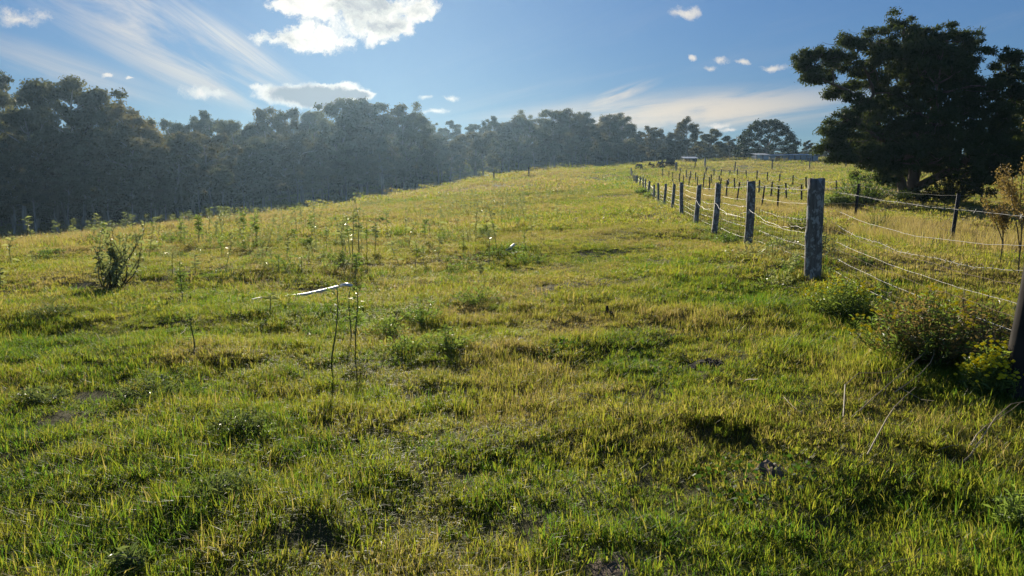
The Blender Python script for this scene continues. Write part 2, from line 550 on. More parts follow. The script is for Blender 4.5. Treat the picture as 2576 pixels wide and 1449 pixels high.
M['soil'] = simple('bare_soil', (0.19, 0.145, 0.105), 0.95, 0.1, var=0.5, scale=14, bumpy=1.0)
M['dung'] = simple('dark_dung', (0.030, 0.024, 0.018), 0.9, 0.15, var=0.5, scale=20, bumpy=1.0)
M['ironwhite'] = simple('pale_sheet_iron', (0.50, 0.53, 0.56), 0.5, 0.4, 0.2, var=0.12, scale=1.5, bumpy=0)
M['ironblue'] = simple('blue_grey_sheet_iron', (0.26, 0.34, 0.42), 0.5, 0.4, 0.2, var=0.15, scale=1.5, bumpy=0)
M['ironred'] = simple('red_brown_sheet_iron', (0.16, 0.045, 0.035), 0.6, 0.3, 0.1, var=0.2, scale=1.5, bumpy=0)
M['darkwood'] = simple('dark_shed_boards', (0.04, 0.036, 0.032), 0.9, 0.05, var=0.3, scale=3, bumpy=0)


def mat_post():
    m, t, out = new_mat('lichen_post_wood')
    tc = t.new('ShaderNodeTexCoord')
    v = tc.outputs['Object']
    oi = t.new('ShaderNodeObjectInfo')
    v = t.vm('ADD', v, t.vm('SCALE', (3.1, 5.7, 9.3), oi.outputs['Random']))
    grain = t.noise(t.vm('MULTIPLY', v, (38, 38, 2.2)), 1.0, 5, 0.65)
    col = t.ramp(grain, [(0.25, (0.075, 0.068, 0.060)), (0.55, (0.19, 0.172, 0.15)), (0.8, (0.28, 0.26, 0.235))])
    li = t.noise(t.vm('MULTIPLY', v, (1, 1, .8)), 15.0, 6, 0.68, 0.4)
    lich = t.mapr(li, 0.50, 0.57)
    col = t.mix(t.m('MULTIPLY', lich, 0.85), col, (0.46, 0.46, 0.42))
    sp2 = t.mapr(t.noise(v, 34.0, 3, 0.6), 0.60, 0.66)
    col = t.mix(t.m('MULTIPLY', sp2, 0.5), col, (0.10, 0.12, 0.07))
    p = principled(t, col, 0.9, 0.2)
    b = t.new('ShaderNodeBump'); b.inputs['Strength'].default_value = 0.9; b.inputs['Distance'].default_value = 0.012
    t.put(b.inputs['Height'], t.m('ADD', grain, t.m('MULTIPLY', li, 0.6)))
    t.l.new(b.outputs[0], p.inputs['Normal'])
    t.l.new(p.outputs[0], out.inputs[0])
    return m
M['post'] = mat_post()


def mat_ground():
    m, t, out = new_mat('pasture_soil')
    g = t.new('ShaderNodeNewGeometry')
    P = g.outputs['Position']
    n1 = t.noise(P, 0.35, 4, 0.6)
    n2 = t.noise(P, 6.0, 5, 0.65)
    n3 = t.noise(P, 1.6, 4, 0.6)
    soil = t.mix(n2, (0.045, 0.040, 0.018), (0.100, 0.085, 0.042))
    thatch = t.mix(n3, (0.055, 0.062, 0.018), (0.135, 0.115, 0.048))
    col = t.mix(t.mapr(n1, 0.25, 0.6), soil, thatch)
    p = principled(t, col, 0.95, 0.1)
    b = t.new('ShaderNodeBump'); b.inputs['Strength'].default_value = 1.0; b.inputs['Distance'].default_value = 0.04
    t.put(b.inputs['Height'], t.noise(P, 14.0, 6, 0.7))
    t.l.new(b.outputs[0], p.inputs['Normal'])
    t.l.new(p.outputs[0], out.inputs[0])
    return m


# ------------------------------------------------------------------ ground sheet
def graded(lo, hi, fine_lo, fine_hi, step, grow):
    mid = np.arange(fine_lo, fine_hi + 1e-6, step)
    up, s, x = [], step, mid[-1]
    while x < hi:
        s *= grow; x += s; up.append(min(x, hi))
    dn, s, x = [], step, mid[0]
    while x > lo:
        s *= grow; x -= s; dn.append(max(x, lo))
    return np.array(dn[::-1] + mid.tolist() + up)


def build_ground():
    xs = graded(-700, 700, -6.5, 6.5, 0.09, 1.045)
    ys = graded(-120, 800, 1.5, 12.0, 0.09, 1.035)
    X, Y = np.meshgrid(xs, ys)
    Z = hgt(X, Y)
    nx, ny = len(xs), len(ys)
    V = np.stack([X, Y, Z], -1).reshape(-1, 3).astype(np.float32)
    i = np.arange(nx * ny).reshape(ny, nx)
    Fq = np.stack([i[:-1, :-1], i[:-1, 1:], i[1:, 1:], i[1:, :-1]], -1).reshape(-1, 4).astype(np.int32)
    me = bpy.data.meshes.new('ground')
    me.vertices.add(len(V)); me.vertices.foreach_set('co', V.ravel())
    me.loops.add(Fq.size); me.loops.foreach_set('vertex_index', Fq.ravel())
    me.polygons.add(len(Fq)); me.polygons.foreach_set('loop_start', np.arange(0, Fq.size, 4, dtype=np.int32))
    me.polygons.foreach_set('use_smooth', np.ones(len(Fq), dtype=bool))
    me.update(calc_edges=True)
    me.materials.append(mat_ground())
    o = obj('ground', me)
    tag(o, 'gently rolling pasture rising to a low crest on the horizon', None, None, 'structure')
build_ground()


# ------------------------------------------------------------------ trees
def clump(mb, c, rad, n, size, wid, r, droop=0.35, top=0.25, tone=None):
    """a leaf clump: leaves fill an uneven ellipsoid, denser to its upper shell"""
    d = r.normal(size=(n, 3)); d /= np.linalg.norm(d, axis=1)[:, None]
    d[:, 2] = np.where(d[:, 2] < -top, -d[:, 2] * r.random(n), d[:, 2])
    q = r.random(n) ** 0.42
    ph = r.random(3) * 6
    lump = 1 + 0.22 * np.sin(d[:, 0] * 4 + ph[0]) * np.sin(d[:, 1] * 5 + ph[1]) + 0.15 * np.sin(d[:, 2] * 7 + ph[2])
    p = np.asarray(c) + d * np.asarray(rad) * (q * lump)[:, None]
    nrm = d + r.normal(size=(n, 3)) * .45; nrm /= np.linalg.norm(nrm, axis=1)[:, None]
    ax = r.normal(size=(n, 3)); ax[:, 2] -= droop
    ax -= nrm * (ax * nrm).sum(1)[:, None]
    ax /= np.linalg.norm(ax, axis=1)[:, None] + 1e-9
    mb.leaves(p, ax, size * (0.6 + 0.8 * r.random(n)), wid * (0.6 + 0.8 * r.random(n)), r, 0.0, tone, nrm)


def bend(a, b, n, r, k):
    a, b = np.asarray(a, float), np.asarray(b, float)
    t = np.linspace(0, 1, n)[:, None]
    L = np.linalg.norm(b - a)
    off = r.normal(size=3) * k * L
    off2 = r.normal(size=3) * k * .5 * L
    return a + (b - a) * t + np.sin(t * math.pi) * off + np.sin(t * 2 * math.pi) * off2


def gum(seed, style, mat):
    """a 20 m gum: bare bole, forking limbs, domed leaf clumps"""
    r = np.random.default_rng(seed)
    H = 20.0
    tr, cr = MB(), MB()
    lean = r.normal(size=2) * 0.7
    top = np.array((lean[0], lean[1], H * 0.86))
    bole = bend((0, 0, -0.6), top, 10, r, 0.025)
    tr.tube(bole, np.linspace(0.34, 0.07, 10) * (1 + .15 * (style == 'broad')), 7)
    def onbole(t):
        i = t * 9; k = min(int(i), 8)
        return bole[k] + (bole[k + 1] - bole[k]) * (i - k)
    lo, nl, reach = {'tall': (0.46, 8, 3.8), 'broad': (0.36, 9, 5.2), 'bushy': (0.18, 15, 3.5), 'sparse': (0.55, 7, 3.4), 'slim': (0.44, 10, 2.3)}[style]
    az = r.random() * 6.28
    cl = []
    for i in range(nl):
        t = lo + (0.94 - lo) * (i + r.random() * .6) / nl
        az += 2.4 + r.normal() * .35
        s = onbole(t)
        L = reach * (1.15 - 0.55 * (t - lo) / (1 - lo)) * (0.75 + .5 * r.random())
        up = L * (0.45 + 0.7 * r.random()) * (0.5 if style == 'bushy' and t < .4 else 1)
        e = s + np.array((math.cos(az) * L, math.sin(az) * L, up))
        tr.tube(bend(s, e, 6, r, .07), np.linspace(.11, .035, 6), 5)
        nb = 3 if style in ('bushy', 'slim', 'sparse') else 4
        for j in range(nb):
            a2 = az + (j - (nb - 1) / 2) * .75 + r.normal() * .25
            st = s + (e - s) * (0.45 + .5 * j / nb)
            l2 = L * (0.28 + .22 * r.random())
            e2 = st + np.array((math.cos(a2) * l2, math.sin(a2) * l2, l2 * (.4 + .5 * r.random())))
            tr.tube(bend(st, e2, 4, r, .08), np.linspace(.045, .015, 4), 4)
            cl.append(e2)
            if r.random() < .6: cl.append(e2 + r.normal(size=3) * (.9, .9, .9))
        cl.append(e + r.normal(size=3) * .3)
    cl.append(top + np.array((0, 0, .6))); cl.append(top + r.normal(size=3) * .8)
    for c in cl:
        k = (.75 + .75 * r.random()) * (0.85 if style in ('sparse', 'slim') else 1.0)
        n = int(60 + 125 * k * k)
        clump(cr, c, (k, k, k * (.72 + .35 * r.random())), n, .40, .25, r, .6, .7, r.random())
    # a few twiggy fillers low in the crown
    return tr.mesh('gum_trunk', M['bark']), cr.mesh('gum_crown', M[mat])


def dome(seed):
    """round dense fig-like tree, 13 m tall, 22 m wide crown down to the ground, light gaps inside"""
    r = np.random.default_rng(seed)
    tr, cr = MB(), MB()
    tr.tube(bend((0, 0, -.5), (0, 0, 3.5), 5, r, .03), np.linspace(.75, .5, 5), 8)
    for i in range(70):
        a = i * 2.39996
        z = (i + .5) / 70
        el = math.asin(0.02 + .96 * z)
        R = 8.4 * (1 + r.normal() * .04)
        c = np.array((math.cos(a) * math.cos(el) * R, math.sin(a) * math.cos(el) * R, 1.6 + math.sin(el) * 10.0))
        if i % 4 == 0:
            st = np.array((0, 0, 3.2))
            tr.tube(bend(st, c * .93, 7, r, .07), np.linspace(.24, .04, 7), 5)
        clump(cr, c, (1.45, 1.45, 1.1), 170, .50, .34, r, .2, .5, r.random())
    return tr.mesh('dome_trunk', M['bark']), cr.mesh('dome_crown', M['fig'])


PROTO = {}
def get_proto(k):
    if k not in PROTO:
        style, seed = k[:-1], int(k[-1])
        if style == 'dome':
            PROTO[k] = dome(5)
        else:
            PROTO[k] = gum(100 + seed * 7 + len(style), style, 'gum2' if seed % 3 == 2 else 'gum')
        cz = np.empty(len(PROTO[k][1].vertices) * 3); PROTO[k][1].vertices.foreach_get('co', cz)
        PROTO[k] = PROTO[k] + (float(cz[2::3].max()) - .1,)
    return PROTO[k]


TREES = []
def tree(px, top, y, kind, width=1.0, name='gum_tree', row='back'):
    x = ray(px, top)[0] * y
    g = float(base_h(np.array([x]), np.array([y]))[0])
    zt = EYE + ray(px, top)[1] * y
    tm, cm, h = get_proto(kind)
    s = (zt - g) / h
    o = thing(name, (x, y, g - .1), rng.random() * 6.28, (s * width, s * width, s))
    obj('trunk', tm, o); obj('crown', cm, o)
    TREES.append((px, top, y, kind, row, o, zt - g))
    return o


sky_line = [(-70, 205, 118, 'tall0', 1.1), (22, 177, 132, 'sparse0', .9), (38, 246, 104, 'broad1', 1.0), (112, 248, 108, 'broad0', .85), (178, 190, 114, 'tall1', 1.15),
            (252, 226, 116, 'broad2', .8), (322, 262, 112, 'tall2', 1.1), (372, 288, 118, 'bushy1', 1.1), (428, 298, 165, 'sparse1', .9), (475, 300, 160, 'tall0', 1.0),
            (527, 281, 168, 'broad1', .9), (575, 298, 152, 'tall1', 1.0), (620, 280, 164, 'broad0', .85), (668, 297, 158, 'tall2', 1.0), (718, 268, 164, 'broad2', .9),
            (790, 273, 172, 'tall0', 1.0), (862, 243, 160, 'tall1', 1.0), (905, 256, 166, 'bushy0', 1.1), (962, 240, 164, 'tall2', 1.1), (1012, 256, 160, 'broad0', .85),
            (1046, 284, 164, 'tall0', .9), (1090, 302, 225, 'sparse0', 1.1), (1142, 299, 230, 'sparse1', 1.1), (1192, 310, 236, 'tall1', 1.1), (1240, 293, 214, 'broad1', .9),
            (1290, 284, 208, 'bushy2', 1.4), (1338, 276, 204, 'broad0', 1.0), (1385, 269, 200, 'bushy0', 1.4), (1432, 271, 200, 'broad2', 1.0), (1482, 276, 204, 'bushy1', 1.4),
            (1528, 282, 204, 'bushy2', 1.4), (1572, 294, 198, 'bushy0', 1.4), (1612, 322, 214, 'bushy0', 1.4), (1650, 314, 198, 'bushy2', 1.3), (1694, 330, 190, 'bushy1', 1.6),
            (1735, 293, 188, 'bushy2', 1.15), (1786, 320, 194, 'bushy0', 1.6), (1838, 338, 190, 'bushy1', 1.7)]
for a in sky_line: tree(*a, row='skyline')
tree(1931, 297, 168, 'dome0', 1.0, 'domed_tree', 'dome')
for a in [(2035, 352, 182, 'bushy0', 1.3), (2110, 345, 178, 'broad2', 1.2), (2380, 345, 160, 'bushy1', 1.3), (2478, 335, 152, 'bushy0', 1.3),
          (2545, 318, 150, 'broad0', 1.1), (2625, 305, 150, 'bushy1', 1.3)]:
    tree(*a, row='paddock')
rr = random.Random(4)
kinds = ['bushy0', 'slim0', 'tall1', 'slim1', 'bushy2', 'slim2', 'broad2', 'slim0', 'bushy1', 'tall2']
px = -95
i = 0
while px < 1600:
    for lay in (0, 1):
        p = px + rr.uniform(-14, 14) + lay * 17
        if lay == 0:
            top = rr.uniform(325, 390) if p < 1050 else rr.uniform(318, 365)
            y = np.interp(p, [-100, 300, 600, 1000, 1300, 1600], [100, 106, 128, 156, 192, 186]) + rr.uniform(-4, 10)
        else:
            top = rr.uniform(400, 470) if p < 700 else (rr.uniform(370, 430) if p < 1050 else rr.uniform(345, 400))
            y = np.interp(p, [-100, 300, 600, 1000, 1300, 1600], [88, 96, 112, 148, 182, 180]) + rr.uniform(-5, 5)
        tree(p, top, y, kinds[i % 10], rr.uniform(1.1, 1.5) if i % 2 == 0 else rr.uniform(.9, 1.3), row='mid' if lay == 0 else 'front')
        i += 1
    px += np.interp(px, [-100, 600, 1600], [52, 44, 40])


def label_trees():
    rows = {}
    for t_ in TREES: rows.setdefault(t_[4], []).append(t_)
    for row, lst in rows.items():
        lst.sort(key=lambda q: q[0])
        for k, (px, top, y, kind, _, o, hh) in enumerate(lst):
            st = kind[:-1]
            look = {'tall': 'tall bare-boled gum tree', 'broad': 'broad-crowned gum tree', 'bushy': 'dense bushy gum tree',
                    'sparse': 'thin-crowned gum tree with open branches', 'slim': 'slim upright gum sapling tree', 'dome': 'round domed dark tree'}[st]
            if row == 'skyline':
                lab = f'{look}, {ordinal(k + 1)} treetop along the skyline from left'; gr = 'gum trees on the forest skyline'
            elif row == 'mid':
                lab = f'{look}, {ordinal(k + 1)} from left in the forest middle row'; gr = 'gum trees inside the forest edge'
            elif row == 'front':
                lab = f'{look}, {ordinal(k + 1)} from left in the forest front row'; gr = 'gum trees along the forest foot'
            elif row == 'dome':
                lab = 'round domed dark green tree standing alone behind the low iron sheds'; gr = None
            else:
                lab = f'{look} beyond the right paddock, {ordinal(k + 1)} from the sheds'; gr = 'trees beyond the right paddock'
            tag(o, lab, 'tree', gr)
label_trees()


# wood behind the front rows: one far mass
def instancer(name, pts, idx, rot, scl, coll, extra=None):
    me = bpy.data.meshes.new(name)
    me.vertices.add(len(pts)); me.vertices.foreach_set('co', np.asarray(pts, np.float32).ravel())
    def put(nm, typ, dat, key='value'):
        a = me.attributes.new(nm, typ, 'POINT'); a.data.foreach_set(key, np.ascontiguousarray(dat).ravel())
    put('idx', 'INT', np.asarray(idx, np.int32))
    put('rot', 'FLOAT_VECTOR', np.asarray(rot, np.float32), 'vector')
    put('scl', 'FLOAT_VECTOR', np.asarray(scl, np.float32), 'vector')
    if extra is not None: put('dry', 'FLOAT', np.asarray(extra, np.float32))
    o = obj(name, me)
    ng = bpy.data.node_groups.new(name + '_nodes', 'GeometryNodeTree')
    ng.interface.new_socket('Geometry', in_out='INPUT', socket_type='NodeSocketGeometry')
    ng.interface.new_socket('Geometry', in_out='OUTPUT', socket_type='NodeSocketGeometry')
    N, L = ng.nodes, ng.links
    gi, go = N.new('NodeGroupInput'), N.new('NodeGroupOutput')
    ip = N.new('GeometryNodeInstanceOnPoints')
    ci = N.new('GeometryNodeCollectionInfo')
    ci.inputs['Collection'].default_value = coll
    ci.inputs['Separate Children'].default_value = True
    ci.inputs['Reset Children'].default_value = True
    def na(nm, typ):
        n = N.new('GeometryNodeInputNamedAttribute'); n.data_type = typ; n.inputs['Name'].default_value = nm
        return n.outputs['Attribute']
    L.new(gi.outputs[0], ip.inputs['Points'])
    L.new(ci.outputs[0], ip.inputs['Instance'])
    ip.inputs['Pick Instance'].default_value = True
    L.new(na('idx', 'INT'), ip.inputs['Instance Index'])
    er = N.new('FunctionNodeEulerToRotation')
    L.new(na('rot', 'FLOAT_VECTOR'), er.inputs[0]); L.new(er.outputs[0], ip.inputs['Rotation'])
    L.new(na('scl', 'FLOAT_VECTOR'), ip.inputs['Scale'])
    L.new(ip.outputs[0], go.inputs[0])
    md = o.modifiers.new('scatter', 'NODES'); md.node_group = ng
    return o


def proto_collection(name, meshes):
    c = bpy.data.collections.new(name)
    for i, me in enumerate(meshes):
        c.objects.link(bpy.data.objects.new(f'{name}_{i:02d}', me))
    return c


def build_far_wood():
    ks = ['bushy0', 'bushy1', 'tall1', 'broad2']
    meshes = []
    for k in ks:
        tm, cm, h = get_proto(k)
        # trunk and crown joined for the far mass
        v = np.empty(len(tm.vertices) * 3); tm.vertices.foreach_get('co', v)
        v2 = np.empty(len(cm.vertices) * 3); cm.vertices.foreach_get('co', v2)
        me = bpy.data.meshes.new('wood_' + k)
        n1 = len(tm.vertices)
        me.from_pydata(np.concatenate([v, v2]).reshape(-1, 3).tolist(), [],
                       [tuple(p.vertices) for p in tm.polygons] + [tuple(i + n1 for i in p.vertices) for p in cm.polygons])
        me.materials.append(M['bark']); me.materials.append(cm.materials[0])
        mi = np.concatenate([np.zeros(len(tm.polygons)), np.ones(len(cm.polygons))]).astype(np.int32)
        me.polygons.foreach_set('material_index', mi)
        meshes.append(me)
    coll = proto_collection('wood_tree', meshes)
    r = np.random.default_rng(8)
    P, S, I = [], [], []
    for k in range(330):
        px = r.uniform(-260, 2900)
        y0 = np.interp(px, [-260, 300, 600, 1000, 1300, 1600, 1700, 2900], [124, 126, 170, 178, 222, 216, 205, 175])
        y = y0 + r.uniform(0, 70)
        x = (px - CX) / F * y
        g = float(base_h(np.array([x]), np.array([y]))[0])
        lim = np.interp(px, [-260, 60, 180, 300, 400, 500, 1000, 1080, 1180, 1300, 1420, 1560, 1640, 1760, 1850, 1960, 2100, 2900],
                        [280, 300, 290, 320, 335, 318, 296, 316, 322, 290, 278, 292, 322, 328, 342, 374, 374, 340]) + r.uniform(4, 60)
        zt = EYE + ray(px, lim)[1] * y
        h = max(3.0, (zt - g) * .9)
        P.append((x, y, g - .2)); s = h / 19.3
        S.append((s * r.uniform(1.1, 1.5),) * 2 + (s,)); I.append(r.integers(0, 4))
    for k in range(320):        # low growth between the boles
        px = r.uniform(-260, 2900)
        y0 = np.interp(px, [-260, 300, 600, 1000, 1300, 1600, 1700, 2900], [112, 116, 150, 172, 212, 206, 200, 172])
        y = y0 + r.uniform(0, 40)
        x = (px - CX) / F * y
        g = float(base_h(np.array([x]), np.array([y]))[0])
        h = r.uniform(6, 13)
        lim = np.interp(px, [-260, 1000, 1600, 1850, 1900, 2900], [360, 350, 345, 352, 388, 375])
        h = max(2.5, min(h, (EYE + ray(px, lim)[1] * y - g) * .9))
        if (1040 < px < 1290 and y < 235) or (480 < px < 640 and r.random() < .7): continue
        P.append((x, y, g - .2 - h * .1)); s = h / 19.3
        S.append((s * r.uniform(1.6, 2.4),) * 2 + (s,)); I.append(r.integers(0, 2))
    P = np.array(P)
    rot = np.zeros((len(P), 3)); rot[:, 2] = r.random(len(P)) * 6.28
    o = instancer('distant_wood', P, I, rot, S, coll)
    tag(o, 'dim mass of further gum trees filling the wood behind', None, None, 'stuff')
build_far_wood()


# ------------------------------------------------------------------ the big tea tree by the second fence
def build_big_tree():
    r = np.random.default_rng(31)
    Y0 = 37.0
    base = at(2295, 512, Y0); base[2] = h1(base[0], base[1])
    root = thing('spreading_tree', tuple(base))
    tag(root, 'huge dark spreading tree with several trunks behind the wire fences', 'tree')
    px_m = Y0 / F
    def P(px, py, dy=0.0):
        # the tree has its own depth: a point dy metres behind the trunk plane, kept at its own height and width
        q = at(px, py, Y0); q[1] += dy
        return q - base
    tr = MB()
    stems = [
        ([(2270, 520, 0), (2272, 470, 0), (2262, 420, .2), (2240, 360, .5), (2215, 305, .4), (2195, 270, .2)], .26, .11),
        ([(2195, 270, .2), (2160, 245, 0), (2110, 225, -.4), (2060, 205, -.6), (2015, 185, -.6)], .11, .03),
        ([(2195, 270, .2), (2205, 225, .3), (2190, 180, .3), (2150, 140, .1)], .10, .03),
        ([(2310, 520, .6), (2312, 460, .6), (2330, 390, .9), (2340, 310, 1.1), (2330, 220, 1.0), (2300, 130, .8), (2288, 60, .6)], .34, .05),
        ([(2330, 390, .9), (2375, 320, 1.6), (2410, 240, 1.9), (2425, 160, 1.6), (2420, 95, 1.2)], .2, .04),
        ([(2320, 470, .4), (2380, 430, -.3), (2430, 385, -.8), (2480, 330, -1.0), (2525, 260, -.8), (2530, 190, -.5)], .22, .04),
        ([(2375, 430, -.3), (2440, 415, .6), (2510, 390, 1.2), (2570, 350, 1.5), (2620, 320, 1.6)], .14, .04),
        ([(2265, 450, 0), (2215, 425, -1.0), (2160, 405, -1.6), (2100, 398, -2.0), (2050, 392, -2.1)], .16, .03),
        ([(2245, 380, .4), (2190, 350, -.8), (2130, 320, -1.4), (2080, 300, -1.6)], .12, .03),
        ([(2262, 420, .2), (2290, 350, -1.2), (2300, 290, -2.0), (2290, 230, -2.2)], .14, .04),
        ([(2285, 200, 1.0), (2240, 120, .6), (2222, 90, .6)], .05, .02),
        ([(2340, 300, 1.1), (2350, 320, 3.0), (2360, 250, 4.0)], .14, .05),
    ]
    nodes = []
    for k, (pts, r0, r1) in enumerate(stems):
        Q = np.array([P(*p) for p in pts])
        # smooth resample
        t = np.linspace(0, len(Q) - 1, (len(Q) - 1) * 4 + 1)
        S = np.stack([np.interp(t, range(len(Q)), Q[:, j]) for j in range(3)], 1)
        S[1:-1] = (S[:-2] + 2 * S[1:-1] + S[2:]) / 4 + r.normal(size=(len(S) - 2, 3)) * .025
        if k in (0, 3): S[0, 2] = -.35
        rad = np.linspace(r0, r1, len(S))
        if k in (0, 3): rad[:3] *= (1.5, 1.2, 1.05)
        tr.tube(S, rad, 7)
        nodes.append(S[3:])
    nodes = np.concatenate(nodes)
    ell = [  # px, py, rx, ry, depth offset
        (2282, 58, 46, 32, .6), (2262, 92, 60, 34, .5), (2310, 95, 48, 34, 1.0), (2345, 88, 34, 22, 1.4), (2378, 82, 30, 18, .9), (2428, 78, 50, 26, 1.2), (2466, 94, 34, 26, 1.2), (2415, 115, 70, 36, .8),
        (2462, 130, 40, 32, .4), (2235, 128, 40, 26, .4), (2178, 118, 46, 20, .2), (2140, 106, 34, 15, 0), (2110, 128, 46, 22, -.2), (2062, 140, 42, 20, -.4),
        (2022, 152, 34, 18, -.6), (2008, 182, 26, 18, -.8), (2040, 170, 40, 18, -.2), (2095, 160, 50, 22, .2), (2150, 158, 55, 28, .4), (2205, 165, 50, 30, .2),
        (2030, 205, 28, 10, -.7), (2075, 196, 34, 10, .6), (2265, 165, 70, 42, -1.2), (2330, 160, 75, 50, -.4), (2395, 178, 66, 48, -1.0), (2300, 175, 80, 50, 2.0), (2380, 160, 80, 48, 2.6), (2442, 185, 44, 40, 1.8),
        (2300, 225, 60, 38, -1.8), (2260, 235, 40, 30, 1.0), (2350, 235, 60, 40, -1.0), (2420, 235, 40, 34, -1.4), (2320, 270, 60, 40, 2.6),
        (2520, 160, 30, 26, -.5), (2535, 195, 34, 34, -.4), (2525, 232, 40, 32, -1.0), (2550, 255, 30, 34, -.4), (2500, 250, 40, 34, -1.2), (2488, 205, 26, 24, 1.2), (2575, 285, 34, 34, .8), (2600, 320, 50, 40, 1.4), (2640, 300, 50, 50, 1.2),
        (2240, 300, 46, 36, -1.4), (2295, 320, 66, 48, -2.4), (2360, 310, 66, 48, -2.0), (2425, 320, 60, 44, -1.6), (2480, 345, 60, 44, -1.2), (2535, 365, 56, 44, .6), (2590, 380, 60, 44, 1.2),
        (2340, 345, 80, 50, 2.6), (2440, 355, 80, 50, 2.4), (2260, 350, 60, 44, 1.2),
        (2135, 262, 40, 20, -1.2), (2165, 285, 44, 24, -1.0), (2120, 300, 40, 22, -1.6), (2090, 312, 34, 20, -1.4), (2065, 335, 36, 24, -1.8), (2045, 358, 32, 22, -2.0), (2095, 345, 50, 28, -1.4), (2150, 330, 50, 34, -1.0), (2200, 345, 50, 40, -1.0),
        (2035, 385, 30, 16, -2.2), (2080, 385, 44, 20, -2.4), (2130, 390, 48, 22, -2.0), (2180, 395, 50, 26, -2.0), (2240, 395, 56, 34, -2.6), (2300, 390, 66, 40, -3.0), (2370, 390, 66, 42, -2.8), (2435, 395, 58, 40, -2.2),
        (2480, 400, 46, 34, -1.6), (2530, 392, 46, 26, -.4), (2300, 420, 90, 40, 2.8), (2400, 415, 90, 40, 2.8), (2210, 425, 36, 16, -1.4), (2350, 435, 56, 26, -3.0), (2420, 440, 50, 28, -2.6), (2460, 430, 36, 24, -2.0),
        (2160, 425, 40, 18, -2.2), (2110, 412, 40, 16, -2.4), (2060, 405, 34, 13, -2.6), (2195, 448, 34, 18, -1.8), (2395, 470, 44, 26, -2.4), (2445, 462, 40, 26, -2.0), (2340, 472, 36, 22, 2.4),
        (2230, 205, 44, 26, 1.4), (2150, 215, 34, 14, 1.0), (2105, 235, 24, 9, .5), (2180, 300, 36, 24, 1.5), (2230, 265, 34, 22, 2.0)]
    for k in range(62):         # smaller boughs filling the middle of the crown
        fx = r.uniform(2165, 2560)
        lo_, hi_ = np.interp(fx, [2165, 2230, 2285, 2340, 2420, 2470, 2560], [135, 110, 75, 95, 85, 130, 220]), np.interp(fx, [2165, 2230, 2330, 2480, 2560], [385, 425, 440, 425, 410])
        fy = r.uniform(lo_ + 15, hi_)
        if (2180 < fx < 2240 and 215 < fy < 285) or (2370 < fx < 2400 and 200 < fy < 225) or (2450 < fx < 2478 and 285 < fy < 312) or (2490 < fx < 2510 and 130 < fy < 200): continue
        q = r.uniform(18, 34)
        ell.append((fx, fy, q, q * r.uniform(.5, .8), r.uniform(-3.2, 3.2)))
    cr = MB()
    for (ex, ey, rx, ry, dz) in ell:
        kx = 1.0 if ex < 2230 else 1.08
        rx, ry = rx * px_m * kx, ry * px_m * kx
        dy = dz
        c = P(ex, ey, dy)
        d = np.linalg.norm(nodes - c, axis=1)
        s = nodes[int(np.argmin(d + np.maximum(0, nodes[:, 2] - c[2]) * 2))]
        br = bend(s, c, 6, r, .08)
        tr.tube(br, np.linspace(.05, .018, 6), 5)
        for j in range(5):      # twigs with their own sprays
            e = c + r.normal(size=3) * np.array((rx, rx * .8, ry)) * .55
            st = br[r.integers(2, 6)]
            tr.tube(bend(st, e, 4, r, .08), np.linspace(.018, .007, 4), 3)
        nsub = max(9, int(rx * ry * 19))
        for j in range(nsub):   # small flat-topped sprays make up each bough
            q = r.normal(size=3); q /= np.linalg.norm(q); q *= r.random() ** .33
            cc = c + q * np.array((rx, rx * .85, ry)) * 1.02
            k = .20 + .26 * r.random()
            clump(cr, cc, (k, k, k * .85), int(420 * k + 25), .145, .055, r, -.25, .3, r.random())
    # soft skirt of low brush round the trunk
    o = obj('trunk', tr.mesh('spreading_tree_trunk', M['bark2'], True), root)
    o = obj('crown', cr.mesh('spreading_tree_crown', M['tea']), root)
    # bare dead twigs at the top
    dt = MB()
    s = P(2212, 118, .3)
    for j in range(16):
        e = s + np.array((r.normal() * .45, r.normal() * .3, .35 + .55 * r.random()))
        dt.tube(bend(s, e, 5, r, .09), np.linspace(.014, .004, 5), 3)
    tag(obj('dead_twigs', dt.mesh('dead_twigs', M['grey_wood']), root), 'bare grey dead twigs poking above the crown')
build_big_tree()


